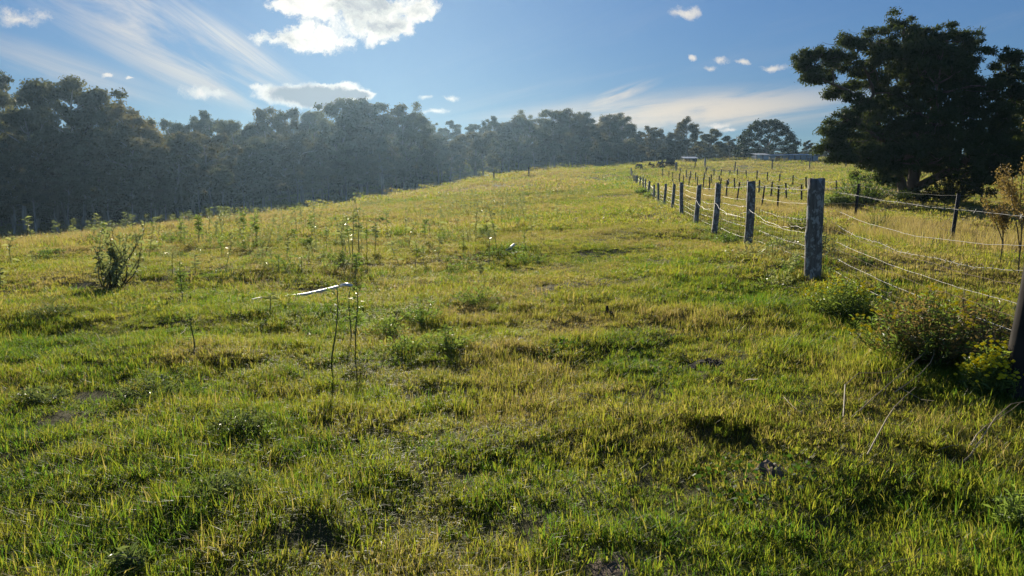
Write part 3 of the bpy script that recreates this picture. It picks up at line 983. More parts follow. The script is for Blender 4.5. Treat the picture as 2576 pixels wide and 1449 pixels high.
# ------------------------------------------------------------------ grass
def blades(n, rad, hmin, hmax, wid, lean, seed, dead=0.0, sub=0):
    r = np.random.default_rng(seed)
    a = r.random(n) * 6.283; q = np.sqrt(r.random(n)) * rad
    p = np.stack([np.cos(a) * q, np.sin(a) * q, np.full(n, -.01)], 1)
    h = hmin + (hmax - hmin) * r.random(n) ** 1.6
    az = r.random(n) * 6.283
    if sub:                                   # little spiky tillers
        w_ = r.integers(0, sub, n)
        ca = r.random(sub) * 6.283; cq = np.sqrt(r.random(sub)) * rad
        off = rad * .10 * np.sqrt(r.random(n))
        p = np.stack([np.cos(ca[w_]) * cq[w_] + np.cos(az) * off, np.sin(ca[w_]) * cq[w_] + np.sin(az) * off, np.full(n, -.01)], 1)
        h *= (.6 + .8 * r.random(sub))[w_]
    ln = np.clip(r.normal(lean, .28, n), 0.02, 1.45)
    d = np.stack([np.cos(az), np.sin(az), np.zeros(n)], 1)
    w = wid * (.6 + .8 * r.random(n))
    side = np.stack([-np.sin(az + r.normal(0, .5, n)), np.cos(az), np.zeros(n)], 1); side /= np.linalg.norm(side, axis=1)[:, None]
    up = np.array((0, 0, 1.0))
    mid = p + (d * np.sin(ln * .6)[:, None] + up * np.cos(ln * .6)[:, None]) * (h * .55)[:, None]
    tip = mid + (d * np.sin(np.minimum(ln * 1.5, 1.9))[:, None] + up * np.cos(np.minimum(ln * 1.5, 1.9))[:, None]) * (h * .5)[:, None]
    W = w[:, None] * .5
    V = np.stack([p - side * W, p + side * W, mid + side * W * .85, mid - side * W * .85, tip], 1).reshape(-1, 3)
    br = np.clip(r.random(n) + np.where(r.random(n) < dead, .75, 0), 0, 1.6)
    f = []
    for i in range(n):
        k = i * 5
        f.append((k, k + 1, k + 2, k + 3)); f.append((k + 3, k + 2, k + 4))
    me = bpy.data.meshes.new('turf')
    me.from_pydata(V.tolist(), [], f)
    at_ = me.attributes.new('br', 'FLOAT', 'POINT'); at_.data.foreach_set('value', np.repeat(br, 5).astype(np.float32))
    me.materials.append(M['grass'])
    return me


SOIL_SPOTS = []   # filled with (x, y, radius) where nothing grows
for (px, py, rp) in ((1790, 918, 50), (1945, 1185, 55), (1195, 858, 26), (1555, 1430, 120), (330, 990, 120), (140, 1060, 90), (60, 1180, 90)):
    g = ground_px(px, py)
    SOIL_SPOTS.append((g[0], g[1], rp * g[1] / F, .6 if px < 500 else .95))


def fence_x(y): return 2.55 + 0.133 * y


def dryness(x, y, r):
    n = fbm(x * .35, y * .35, 41, 3)
    n2 = fbm(x * 1.7, y * 1.7, 43, 2)
    n3 = fbm(x * .06, y * .09, 47, 2)
    d = .46 + (n - .5) * .85 + (n2 - .5) * .75
    # brown seeding sward on the open hill, greener strip along the fence
    off = fence_x(y) - x
    hill = sstep(17, 34, y) * sstep(3.0, 9.0, off) * (1 - sstep(100, 125, y))
    d += hill * (.26 + .60 * (n3 - .5))
    strip = np.exp(-((off - 2.6) / 1.5) ** 2) * sstep(8, 16, y)
    d -= strip * .17
    d += sstep(10, 20, y) * .06
    d += (off < -1) * sstep(8, 16, y) * (.05 + .3 * (n3 - .5))
    # lusher near the camera feet
    d -= (1 - sstep(3, 8, y)) * .05
    return np.clip(d, -.1, 1.1)


def field(n, y0, y1, margin=3.0, slope=.80, seed=0):
    r = np.random.default_rng(seed)
    # uniform in area over the trapezoid
    k = 0; X = []; Y = []
    while k < n:
        y = r.uniform(y0, y1, n); w = slope * y + margin; wm = slope * y1 + margin
        keep = r.random(n) < w / wm
        y = y[keep]; x = r.uniform(-1, 1, len(y)) * (slope * y + margin)
        X.append(x); Y.append(y); k += len(y)
    x, y = np.concatenate(X)[:n], np.concatenate(Y)[:n]
    ok = np.ones(n, bool)
    for (sx, sy, sr, sp_) in SOIL_SPOTS:
        d = np.sqrt((x - sx) ** 2 + (y - sy) ** 2) / sr
        ok &= ~((d < .95 + (vnoise(x * 9, y * 9, 3) - .5) * .7) & (r.random(n) < sp_))
    return x[ok], y[ok], r


def stalk(h, seed, leafy=1.0, narrow=False, lean=(0, 0), bare=.45):
    """single upright weed: stem mesh, leaf mesh"""
    r = np.random.default_rng(seed)
    st, lf = MB(), MB()
    top = np.array((lean[0] * h, lean[1] * h, h))
    p = bend((0, 0, -.05), top, 8, r, .025)
    st.tube(p, np.linspace(.011, .005, 8) * max(.7, h), 5)
    n = int(26 * leafy)
    ts = bare + (1 - bare) * r.random(n)
    cen = np.stack([np.interp(ts, np.linspace(0, 1, 8), p[:, j]) for j in range(3)], 1)
    az = r.random(n) * 6.283
    ax = np.stack([np.cos(az), np.sin(az), .25 + .45 * (ts - bare) / (1 - bare) + r.normal(0, .2, n)], 1)
    ax /= np.linalg.norm(ax, axis=1)[:, None]
    L = (.20 if not narrow else .15) * (.6 + .6 * r.random(n)) * max(.6, min(1.2, h))
    lf.leaves(cen, ax, L, L * (.24 if not narrow else .12), r, .25)
    # side twigs
    for j in range(int(3 * leafy)):
        t = .4 + .5 * r.random()
        s = np.array([np.interp(t, np.linspace(0, 1, 8), p[:, q]) for q in range(3)])
        a = r.random() * 6.28
        e = s + np.array((math.cos(a) * .10, math.sin(a) * .10, .13)) * h
        st.tube(bend(s, e, 4, r, .05), np.linspace(.004, .002, 4) * max(.7, h), 4)
        m = 8
        az = r.random(m) * 6.28
        ax = np.stack([np.cos(az), np.sin(az), r.normal(.3, .3, m)], 1); ax /= np.linalg.norm(ax, axis=1)[:, None]
        lf.leaves(s + (e - s) * r.random((m, 1)), ax, .13 * h * np.ones(m), .032 * h * np.ones(m), r, .2)
    return st, lf


def bush(R, H, seed, nst, lf_per, leaf, wid, flowers=0, spread=1.0, dryfrac=0.0):
    r = np.random.default_rng(seed)
    st, lf, fl, dr = MB(), MB(), MB(), MB()
    for i in range(nst):
        a = r.random() * 6.283; q = R * math.sqrt(r.random())
        e = np.array((math.cos(a) * q * spread, math.sin(a) * q * spread, H * (1 - .55 * (q / R) ** 2) * (.65 + .4 * r.random())))
        s = np.array((math.cos(a) * q * .25, math.sin(a) * q * .25, -.04))
        p = bend(s, e, 6, r, .06)
        st.tube(p, np.linspace(.0045, .0015, 6) * max(.8, H * 1.6), 3)
        n = lf_per
        t = .15 + .85 * r.random(n)
        cen = np.stack([np.interp(t, np.linspace(0, 1, 6), p[:, j]) for j in range(3)], 1) + r.normal(0, .012, (n, 3))
        ax = r.normal(size=(n, 3)); ax[:, 2] = np.abs(ax[:, 2]) * .8 + .2; ax /= np.linalg.norm(ax, axis=1)[:, None]
        (dr if r.random() < dryfrac else lf).leaves(cen, ax, leaf * (.6 + .8 * r.random(n)), wid * (.6 + .8 * r.random(n)), r, .15)
        if r.random() < flowers:
            for j in range(r.integers(1, 4)):
                c = p[-1] + np.array((r.normal() * .025, r.normal() * .025, .01 + r.random() * .03))
                rad = .012 + .005 * r.random()
                an = np.arange(8) / 8 * 6.283
                v = np.concatenate([np.stack([np.cos(an) * rad, np.sin(an) * rad, .003 * np.sin(an * 2 + 1)], 1) + c, [c + (0, 0, .010)], [c - (0, 0, .010)]])
                fl.add(v, [(j2, (j2 + 1) % 8, 8) for j2 in range(8)] + [((j2 + 1) % 8, j2, 9) for j2 in range(8)], r.random())
    return st, lf, fl, dr


def build_grass():
    protos = []
    for s in range(6): protos.append(blades(420, .17, .018, .062, .0033, .9, 200 + s, .14, 36))          # 0-5 close turf
    for s in range(4): protos.append(blades(110, .085, .04, .12, .0034, .65, 220 + s, .15))             # 6-9 tufts
    for s in range(4): protos.append(blades(340, .34, .018, .060, .006, .9, 230 + s, .22, 44))               # 10-13 mid turf
    for s in range(3): protos.append(blades(110, .17, .06, .17, .007, .65, 240 + s, .25))               # 14-16 mid tufts
    for s in range(4): protos.append(blades(240, .95, .03, .10, .022, .75, 250 + s, .2, 40))               # 17-20 far turf
    for s in range(3): protos.append(blades(110, .30, .12, .34, .013, .45, 260 + s, .3))                 # 21-23 far tufts
    for s in range(3): protos.append(blades(240, 2.4, .06, .22, .065, .6, 270 + s, .2))                # 24-26 very far turf
    for s in range(3): protos.append(blades(60, .22, .35, .75, .007, .28, 280 + s, .5))                # 27-29 rank dry stalks
    coll = proto_collection('turf', protos)
    P, I, R, S, D = [], [], [], [], []
    def put(x, y, r, lo, hi, smin, smax, dd=0.0, zs=None):
        n = len(x)
        z = hgt(x, y)
        P.append(np.stack([x, y, z], 1)); I.append(r.integers(lo, hi + 1, n))
        rot = np.zeros((n, 3)); rot[:, 2] = r.random(n) * 6.283; rot[:, :2] = r.normal(0, .12, (n, 2)); R.append(rot)
        s = r.uniform(smin, smax, n); zz = s if zs is None else s * zs
        S.append(np.stack([s, s, zz], 1))
        D.append(np.clip(dryness(x, y, r) + dd + r.normal(0, .10, n), 0, 1))
    def tuftmask(x, y, r, thr, sc=.8, seed=61):
        m = fbm(x * sc, y * sc, seed, 3)
        return r.random(len(x)) < sstep(thr, thr + .16, m)
    # close
    x, y, r = field(9500, 1.2, 9.5, 2.0, seed=1)
    hv = .68 + 2.2 * fbm(x * 1.6, y * 1.6, 71, 3) ** 2.2
    put(x, y, r, 0, 5, .75, 1.3, 0, hv)
    x, y, r = field(5200, 1.2, 10, 2.0, seed=2)
    k = tuftmask(x, y, r, .50, 1.4); x, y = x[k], y[k]
    put(x, y, r, 6, 9, .6, 1.5, -.06)
    # long tussocks in the near left and along the near right edge
    r = np.random.default_rng(23)
    for cx_, cy_, sx_, sy_, n_ in ((-2.3, 3.9, .8, .45, 200), (-1.3, 3.5, .5, .35, 110), (-2.6, 3.2, .6, .3, 120), (2.6, 3.9, .4, .5, 60), (3.2, 5.6, .3, .6, 60), (.55, 3.1, .2, .12, 16), (-.35, 6.2, .3, .3, 26)):
        x = cx_ + r.normal(0, sx_, n_); y = np.maximum(2.0, cy_ + r.normal(0, sy_, n_))
        k = r.random(n_) < sstep(.38, .55, fbm(x * 2.2, y * 2.2, 151, 2)); x, y = x[k], y[k]
        put(x, y, r, 6, 9, .8, 1.45, 0.0)
    # middle
    x, y, r = field(16000, 8.5, 24, 3.0, seed=3)
    hv = (.65 + 2.4 * fbm(x * 1.2, y * 1.2, 71, 3) ** 2.2) * (1 - .35 * np.exp(-((fence_x(y) - x - 2.6) / 1.3) ** 2))
    put(x, y, r, 10, 13, .7, 1.25, 0, hv)
    x, y, r = field(13000, 9, 28, 3.0, seed=4)
    k = tuftmask(x, y, r, .53, 1.2); x, y = x[k], y[k]
    k = r.random(len(x)) < np.where(fence_x(y) - x < 4.5, .35, 1.0); x, y = x[k], y[k]
    put(x, y, r, 14, 16, .5, 1.25, r.normal(0, .22, len(x)))
    # far
    x, y, r = field(14000, 22, 64, 5.0, seed=5)
    put(x, y, r, 17, 20, .7, 1.2)
    x, y, r = field(26000, 22, 110, 5.0, seed=6)
    k = tuftmask(x, y, r, .52, .7); x, y = x[k], y[k]
    off = fence_x(y) - x
    k = r.random(len(x)) < np.where((off < 5.5) & (off > -1), .15, np.where(off < 0, .45, 1.0)); x, y = x[k], y[k]
    put(x, y, r, 21, 23, .5, 1.35, r.normal(.06, .28, len(x)))
    x, y, r = field(20000, 60, 270, 8.0, seed=7)
    put(x, y, r, 24, 26, .7, 1.25)
    o = instancer('pasture_grass', np.concatenate(P), np.concatenate(I), np.concatenate(R), np.concatenate(S), coll, np.concatenate(D))
    tag(o, 'short mottled green and straw coloured pasture grass covering the hill', None, None, 'stuff')

    # rank growth along the fences
    P.clear(); I.clear(); R.clear(); S.clear(); D.clear()
    r = np.random.default_rng(77)
    y = r.uniform(3.5, 60, 900) ** 1.0; x = fence_x(y) + r.normal(0, .28, len(y)) + .1
    put(x, y, r, 14, 16, .45, .95, .02)
    n = 2600
    y = r.uniform(13, 60, n); xb = 10 + .095 * y; x = xb + r.normal(-.6, 1.5, n)
    k = r.random(n) < sstep(.42, .7, fbm(x * .5, y * .3, 91, 2)); x, y = x[k], y[k]
    put(x, y, r, 27, 29, .45, .85, .34)
    put(x + .2, y + .1, r, 21, 23, .6, 1.1, .2)
    n = 900
    y = r.uniform(40, 110, n); x = np.where(r.random(n) < .5, 17 + .05 * y, 28.5) + r.normal(0, .9, n)
    put(x, y, r, 21, 23, .6, 1.2, .35)
    # tall straw edge on the left brow
    n = 1500
    px = r.uniform(-100, 900, n); y = np.interp(px, [-100, 250, 900], [24, 31, 50]) + r.normal(0, 3.0, n); x = (px - CX) / F * y
    k = r.random(n) < sstep(.38, .6, fbm(x * .4, y * .4, 95, 2)); x, y = x[k], y[k]
    put(x, y, r, 27, 29, .35, .75, .3)
    put(x + .1, y + .2, r, 21, 23, .6, 1.1, .15)
    o = instancer('rank_grass', np.concatenate(P), np.concatenate(I), np.concatenate(R), np.concatenate(S), coll, np.concatenate(D))
    tag(o, 'longer dry seeding grass along the fences and the left brow', None, None, 'stuff')

    # ragged small weeds over the left slope and along the fence
    wp = []
    for q in range(4):
        st, lf, fl, dr = bush(.16 + .03 * q, .20 + .05 * q, 900 + q, 14, 12, .055, .014, 0, 1.3)
        lf.v += st.v; off_ = lf.n; lf.f += [tuple(i + off_ for i in f_) for f_ in st.f]; lf.attr += st.attr; lf.n += st.n
        wp.append(lf.mesh('small_weed', M['weedgrey'] if q % 2 else M['weed']))
    for q in range(3):
        st, lf = stalk(.45 + .12 * q, 950 + q, .8, q == 1, (.06 * q - .05, 0), .4)
        lf.v += st.v; off_ = lf.n; lf.f += [tuple(i + off_ for i in f_) for f_ in st.f]; lf.attr += st.attr; lf.n += st.n
        wp.append(lf.mesh('small_weed', M['weedgrey']))
    wc = proto_collection('small_weed', wp)
    P.clear(); I.clear(); R.clear(); S.clear(); D.clear()
    x, y, r = field(4200, 4, 62, 2.0, seed=21)
    off = fence_x(y) - x
    m_ = fbm(x * .28, y * .28, 131, 3)
    k = (r.random(len(x)) < sstep(.48, .66, m_)) & (off > 4.5)
    x, y = x[k], y[k]
    nr = y < 9
    put(x[nr], y[nr], r, 0, 3, .4, .8)
    x, y = x[~nr], y[~nr]
    put(x, y, r, 0, 6, .7, 1.6)
    y2 = r.uniform(6, 60, 110); x2 = fence_x(y2) + r.normal(.1, .5, 110)
    put(x2, y2, r, 0, 3, .6, 1.3)
    o = instancer('scattered_weeds', np.concatenate(P), np.concatenate(I), np.concatenate(R), np.concatenate(S), wc, np.concatenate(D))
    tag(o, 'ragged small grey-green weeds sprinkled through the pasture', None, None, 'stuff')

    # loose dead stalks lying on the turf
    r = np.random.default_rng(55)
    mb = MB()
    x, y, _ = field(420, 2.2, 14, 1.0, seed=12)
    z = hgt(x, y)
    for a, b, c in zip(x, y, z):
        an = r.random() * 6.28; L = r.uniform(.06, .32) * (1.6 if r.random() < .15 else 1)
        d = np.array((math.cos(an), math.sin(an), r.normal(0, .22)))
        s = np.array((a, b, c + r.uniform(.02, .07)))
        mb.tube(bend(s, s + d * L, 4, r, .06), np.linspace(.0022, .0009, 4), 3, True, r.random())
    for (p0, p1) in (((2160, 1060), (2335, 925)), ((2120, 1075), (2330, 930)), ((2250, 1010), (2345, 928)), ((2180, 1175), (2300, 1040)), ((2420, 1190), (2576, 1080)), ((2440, 1150), (2560, 1085)), ((1870, 985), (1905, 1015))):
        a, b = ground_px(*p0), ground_px(*p1)
        a = np.array(a) + (0, 0, .06); b = np.array(b) + (0, 0, .16)
        mb.tube(bend(a, b, 6, r, .03), np.linspace(.0045, .002, 6), 4, True, .8)
    o = obj('fallen_straw', mb.mesh('fallen_straw', M['straw']))
    tag(o, 'loose dead pale stalks lying on the turf', None, None, 'stuff')
build_grass()


# ------------------------------------------------------------------ front fence: split timber posts and wires
def post_mesh(h, w, d, seed, slant=.02, mat='post'):
    r = np.random.default_rng(seed)
    sides, rings = 12, 12
    V, Fs = [], []
    ph = r.random(4) * 6
    for i in range(rings + 1):
        t = i / rings
        z = -.45 + (h + .45) * t
        sc = 1.05 - .10 * t + .02 * math.sin(t * 9 + ph[0])
        for j in range(sides):
            a = (j + .5) / sides * 2 * math.pi
            c, s_ = math.cos(a), math.sin(a)
            k = 1 / max(abs(c), abs(s_)) ** .72          # rounded square
            jit = 1 + r.normal() * .022 + .05 * math.sin(3 * a + ph[1])
            ridge = .0 if j % 5 else -.05
            V.append((c * k * w / 2 * sc * (jit + ridge) + .012 * math.sin(t * 5 + ph[2]), s_ * k * d / 2 * sc * (jit + ridge) + .012 * math.sin(t * 4 + ph[3]),
                      z + (slant * c * 1.0 if i == rings else 0) + (r.normal() * .006 if i == rings else 0)))
    for i in range(rings):
        for j in range(sides):
            k = (j + 1) % sides
            Fs.append((i * sides + j, i * sides + k, (i + 1) * sides + k, (i + 1) * sides + j))
    V.append((0, 0, h - .004)); c = len(V) - 1
    for j in range(sides):
        Fs.append((rings * sides + j, rings * sides + (j + 1) % sides, c))
    me = bpy.data.meshes.new('fence_post')
    me.from_pydata(V, [], Fs)
    me.materials.append(M[mat])
    me.polygons.foreach_set('use_smooth', [True] * len(me.polygons))
    return me


def wire_pts(A, B, sag, r, wob=.006, step=.12):
    A, B = np.asarray(A, float), np.asarray(B, float)
    L = np.linalg.norm(B - A); n = max(6, int(L / step))
    t = np.linspace(0, 1, n)
    p = A + (B - A) * t[:, None]
    p[:, 2] -= 4 * sag * t * (1 - t)
    ph = r.random(2) * 6
    p[1:-1, 2] += wob * (np.sin(t[1:-1] * L * 5 + ph[0]) + r.normal(size=n - 2) * .5)
    p[1:-1, 0] += wob * np.sin(t[1:-1] * L * 4 + ph[1])
    return p


def build_front_fence():
    r = np.random.default_rng(3)
    root = thing('timber_post_fence', (fence_x(9.6), 9.6, h1(fence_x(9.6), 9.6)))
    O = np.array(root.location)
    tag(root, 'old fence of lichen-covered split timber posts with slack barbed wires beside the track', 'fence')
    # px, y, height, lean x, lean y
    data = [(2596, 4.55, 1.25, .07, .0, .13), (2053, None, 1.27, .0, .0, .175), (1885, None, 1.27, .03, .0, .15), (1800, None, 1.25, .04, .02, .135),
            (1753, None, 1.24, .05, 0, .14), (1715, None, 1.20, .0, .03, .125), (1692, None, 1.15, .03, 0, .12), (1671, None, 1.10, .04, 0, .12),
            (1655.5, None, 1.15, .0, .0, .11), (1645, None, .95, -.03, .0, .11), (1631, None, .95, .06, .0, .15), (1623.5, None, .95, 0, .0, .11),
            (1617, None, .90, .02, .0, .11), (1609, None, .92, 0, .03, .13), (1601.5, None, .95, 0, .0, .16), (1597.5, None, .9, .04, .0, .14), (1593.5, None, .95, 0, .0, .14),
            (1589, None, 1.0, 0, .05, .14), (1586.5, None, 1.05, 0, 0, .16)]
    posts = []
    for k, (px, y, h, lx, ly, w) in enumerate(data):
        u = ray(px, 500)[0]
        if y is None: y = 2.55 / (u - .133)
        x = u * y
        z = h1(x, y)
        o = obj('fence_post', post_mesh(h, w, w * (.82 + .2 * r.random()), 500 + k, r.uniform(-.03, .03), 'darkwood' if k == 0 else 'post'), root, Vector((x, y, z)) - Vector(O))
        o.rotation_euler = (-ly + r.normal() * .01, lx + r.normal() * .01, r.normal() * .15)
        posts.append((np.array((x, y, z)), h, lx, w))
    # wires along the paddock side of the posts
    heights = [1.16, .98, .80, .58, .40, .22]
    for wi, hh in enumerate(heights):
        mb = MB()
        prev = None
        for k, (b, h, lx, w) in enumerate(posts[:15]):
            q = b + np.array((w * .5 + .012 + lx * hh, 0, min(hh, h - .06) * (h / 1.25 if h < 1.2 else 1) + r.normal() * .012))
            if prev is not None:
                sag = (.06 if wi in (1, 2) else .03) * r.uniform(.4, 1.5) if k < 9 else .03
                if k == 1: sag += {0: .02, 1: .08, 2: .06}.get(wi, .03)
                rad = .0015 if k <= 2 else .0018
                pts = wire_pts(prev, q, sag, r, (.003 if wi != 2 else .007) if k < 4 else .002, .12 if k < 5 else .5)
                mb.tube(pts - O, rad, 4)
                if wi in (0, 2, 4) and k <= 4:      # barbs
                    for p in pts[1:-1]:
                        for s_ in (1, -1):
                            d = np.array((.012 * s_, r.normal() * .012, .016 * r.choice([-1, 1])))
                            mb.tube(np.array([p - d, p + d]) - O, .0016, 3)
            prev = q
        obj('wire', mb.mesh('wire', M['wire']), root)
    # one loose strand looped over the faces of the near posts
    mb = MB()
    for k in (1, 2, 3):
        b0, b1 = posts[k], posts[k + 1]
        a = b0[0] + np.array((-b0[3] * .2, -b0[3] * .55, .72)); c = b1[0] + np.array((-b1[3] * .2, -b1[3] * .55, .78))
        mb.tube(wire_pts(a, c, .16, r, .012) - O, .002, 4)
    obj('loose_wire', mb.mesh('loose_wire', M['wire']), root)
    # rusty netting on the first spans
    mb = MB()
    for k in range(0, 5):
        b0, b1 = posts[k][0], posts[k + 1][0]
        L = np.linalg.norm(b1 - b0); n = int(L / .15)
        for j in range(1, n):
            t = j / n
            p = b0 + (b1 - b0) * t + np.array((.085, 0, 0))
            p[2] = h1(p[0], p[1]) + .02
            q = p + np.array((r.normal() * .012, r.normal() * .05, .78 - .16 * 4 * t * (1 - t)))
            mb.tube(wire_pts(p, q, 0, r, .006, .2) - O, .0018 if k < 2 else .0025, 3)
        for hz in (.1, .3, .5, .7):
            a = b0 + np.array((.09, 0, hz)); c = b1 + np.array((.09, 0, hz))
            mb.tube(wire_pts(a, c, .05, r, .005) - O, .0018 if k < 2 else .0025, 3)
    o = obj('wire_netting', mb.mesh('wire_netting', M['rustwire']), root)
    o['kind'] = 'stuff'
    return posts
POSTS = build_front_fence()


# ------------------------------------------------------------------ steel picket fences further right
def picket_mesh(h, k=1.0):
    mb = MB()
    for a in (0.4, 2.5, 4.6):       # Y-section star picket
        c, s_ = math.cos(a), math.sin(a)
        nx, ny = -s_ * .006 * k, c * .006 * k
        ex, ey = c * .034 * k, s_ * .034 * k
        v = []
        for z in (-.3, h):
            v += [(nx, ny, z), (-nx, -ny, z), (ex - nx, ey - ny, z), (ex + nx, ey + ny, z)]
        mb.add(v, [(0, 1, 5, 4), (1, 2, 6, 5), (2, 3, 7, 6), (3, 0, 4, 7), (4, 5, 6, 7)])
    return mb.mesh('steel_picket', M['picket'])


def picket_fence(name, label, pts, h, nw, sag, seed, wr, k=1.0, wood_ends=()):
    r = np.random.default_rng(seed)
    x0, y0 = pts[0][:2]
    root = thing(name, (x0, y0, h1(x0, y0)))
    O = np.array(root.location)
    tag(root, label, 'fence')
    me = picket_mesh(h, k)
    tops = []
    for i, p in enumerate(pts):
        z = h1(p[0], p[1])
        o = obj('picket', me, root, Vector((p[0], p[1], z)) - Vector(O))
        lx = p[2] if len(p) > 2 else r.normal() * .05
        o.rotation_euler = (r.normal() * .03, lx, r.random())
        tops.append((np.array((p[0], p[1], z)), lx))
    for wi in range(nw):
        mb = MB()
        hh = h - .06 - wi * (h - .2) / max(1, nw - 1) * .85
        for i in range(len(tops) - 1):
            a = tops[i][0] + np.array((tops[i][1] * hh, 0, hh)); b = tops[i + 1][0] + np.array((tops[i + 1][1] * hh, 0, hh))
            mb.tube(wire_pts(a, b, sag * r.uniform(.6, 1.5) * (1 if wi < 2 else .6), r, .008, .35) - O, wr * (1 if wi < 1 else .7), 3)
        obj('wire', mb.mesh('wire', M['wire']), root)
    return root


rB = np.random.default_rng(70)
ptsB = [(13.4, 14.2, .10)] + [(10 + .095 * y + rB.normal() * .08, y, l) for y, l in ((20.0, .17), (27.0, .05), (33.0, .08), (38.0, .02), (42.0, .10), (45.0, .14), (48.5, .12), (52, .05), (55, .1), (58.5, 0), (62, .02), (66, 0), (70, .03), (74, 0), (78, 0), (83, 0), (88, 0), (94, 0))]
picket_fence('steel_picket_fence', 'black steel picket fence with slack bright wires behind the timber post fence', ptsB, 1.32, 4, .08, 71, .0022, 1.5)
ptsC = [(17 + .05 * y + rB.normal() * .1, y) for y in np.arange(50, 98, 3.6)]
picket_fence('steel_picket_fence', 'middle steel picket fence with drooping wires between the two other picket lines', ptsC, 1.25, 3, .26, 72, .016, 2.0)
ptsD = [(31.5, 41.5, .16), (29.0, 46.0, .0), (28.6, 47.2, -.08), (28.5, 54), (28.5, 60)] + [(28.5 + rB.normal() * .1, y) for y in np.arange(65, 112, 3.7)]
picket_fence('steel_picket_fence', 'furthest steel picket fence curving past the spreading tree to the hilltop', ptsD, 1.25, 3, .26, 73, .017, 2.2)


def build_far_posts():
    r = np.random.default_rng(91)
    root = None
    spots = [(1747, 126, .10), (1848, 126, .16), (1942, 126, .0), (2036, 126, .02), (2127, 126, .05), (2218, 126, .0), (2430, 126, .0), (2500, 124, .12)]
    P = []
    for px, y, l in spots:
        x = ray(px, 430)[0] * y
        P.append((np.array((x, y, h1(x, y))), l))
    root = thing('wooden_post_fence', tuple(P[0][0]))
    tag(root, 'row of thin leaning wooden posts across the far right paddock', 'fence')
    O = P[0][0]
    for i, (p, l) in enumerate(P):
        mb = MB()
        mb.tube(np.array([(0, 0, -.3), (.01, 0, .5), (0, .01, 1.0), (.01, 0, 1.9)]), (.11, .105, .10, .095), 6)
        o = obj('fence_post', mb.mesh('far_post', M['grey_wood']), root, Vector(p - O))
        o.rotation_euler = (0, l, r.random())
    for hh in (1.3, .7):
        mb = MB()
        for a, b in zip(P[:-1], P[1:]):
            mb.tube(wire_pts(a[0] + (0, 0, hh), b[0] + (0, 0, hh), .08, r, .01, 1.5) - O, .006, 3)
        obj('wire', mb.mesh('wire', M['rustwire']), root)
    # lone posts
    for px, py, h, lab in ((1700, 432, 1.4, 'short grey strainer post where the picket fence starts on the hill'),
                           (1773, 424, 1.7, 'stout dark strainer post heading the furthest picket fence')):
        g = ground_px(px, py)
        o = obj('strainer_post', post_mesh(h, .3, .28, int(px)), None, (g[0], g[1], g[2]))
        tag(o, lab, 'post')
    # boundary fence below the brow, seen as small posts
    spots = [(935, 505), (1132, 473), (1242, 458), (1330, 444)]
    P = []
    for px, py in spots:
        g = ground_px(px, py); P.append(np.array(g))
    root = thing('boundary_fence', tuple(P[0])); O = P[0]
    tag(root, 'sparse line of small grey posts along the shaded edge of the hill', 'fence')
    for p in P:
        mb = MB(); mb.tube(np.array([(0, 0, -.3), (.02, 0, .6), (0, 0, 1.15)]), (.10, .09, .085), 6)
        obj('fence_post', mb.mesh('far_post', M['grey_wood']), root, Vector(p - O))
build_far_posts()


# ------------------------------------------------------------------ sheds on the crest
def shed(name, label, px0, px1, top, y, mat, depth, bays, roofm, openbay=None):
    x0, x1 = ray(px0, 405)[0] * y, ray(px1, 405)[0] * y
    zt = EYE + ray(px0, top)[1] * y
    xc = (x0 + x1) / 2
    g = min(h1(x0, y), h1(x1, y)) - .1
    root = thing(name, (xc, y, g)); tag(root, label, 'shed')
    H = zt - g; W = x1 - x0
    bw = W / bays
    for i in range(bays):       # sheet-iron panels, ribbed
        mb = MB()
        a = -W / 2 + i * bw
        n = 14
        v, f = [], []
        for j in range(n + 1):
            xx = a + (bw - .04) * j / n
            yy = (.03 if j % 2 else 0.0) + (.9 if openbay == i else 0)
            v += [(xx, yy, 0), (xx, yy, H - .12)]
        for j in range(n): f.append((2 * j, 2 * j + 2, 2 * j + 3, 2 * j + 1))
        mb.add(v, f)
        obj('wall_panel', mb.mesh('wall_panel', M['ironred'] if openbay == i else mat), root)
        mb = MB(); mb.box((a, -.06, H / 2), (.06, .05, H / 2)); obj('wall_post', mb.mesh('wall_post', M['darkwood']), root)
    mb = MB()
    mb.box((-W / 2 + .02, depth / 2 + .1, H / 2 - .06), (.03, depth / 2, H / 2 - .06)); mb.box((W / 2 - .02, depth / 2 + .1, H / 2 - .06), (.03, depth / 2, H / 2 - .06))
    mb.box((0, depth + .12, H / 2 - .06), (W / 2, .03, H / 2 - .06))
    obj('wall', mb.mesh('wall', mat), root)
    mb = MB()
    v = [(-W / 2 - .2, -.35, H - .06), (W / 2 + .2, -.35, H - .06), (W / 2 + .2, depth + .4, H + .35), (-W / 2 - .2, depth + .4, H + .35)]
    v += [(a, b, c + .06) for a, b, c in v]
    mb.add(v, [(0, 3, 2, 1), (4, 5, 6, 7), (0, 1, 5, 4), (1, 2, 6, 5), (2, 3, 7, 6), (3, 0, 4, 7)])
    obj('roof', mb.mesh('roof', roofm), root)


shed('iron_shed', 'small pale sheet-iron shed at the near end of the row', 1903, 1934, 389, 153, M['ironwhite'], 3, 2, M['ironwhite'])
shed('open_shed', 'low white-roofed shed with a dark red bay in the middle of the row', 1936, 1982, 391, 154, M['ironblue'], 4, 3, M['ironwhite'], 1)
shed('long_shed', 'long blue-grey iron shed beside the spreading tree', 1984, 2058, 390, 153, M['ironblue'], 4, 5, M['ironblue'])
shed('low_trough_shed', 'tiny low flat-roofed shelter left of the iron sheds', 1722, 1754, 398, 153, M['darkwood'], 2, 2, M['ironwhite'])


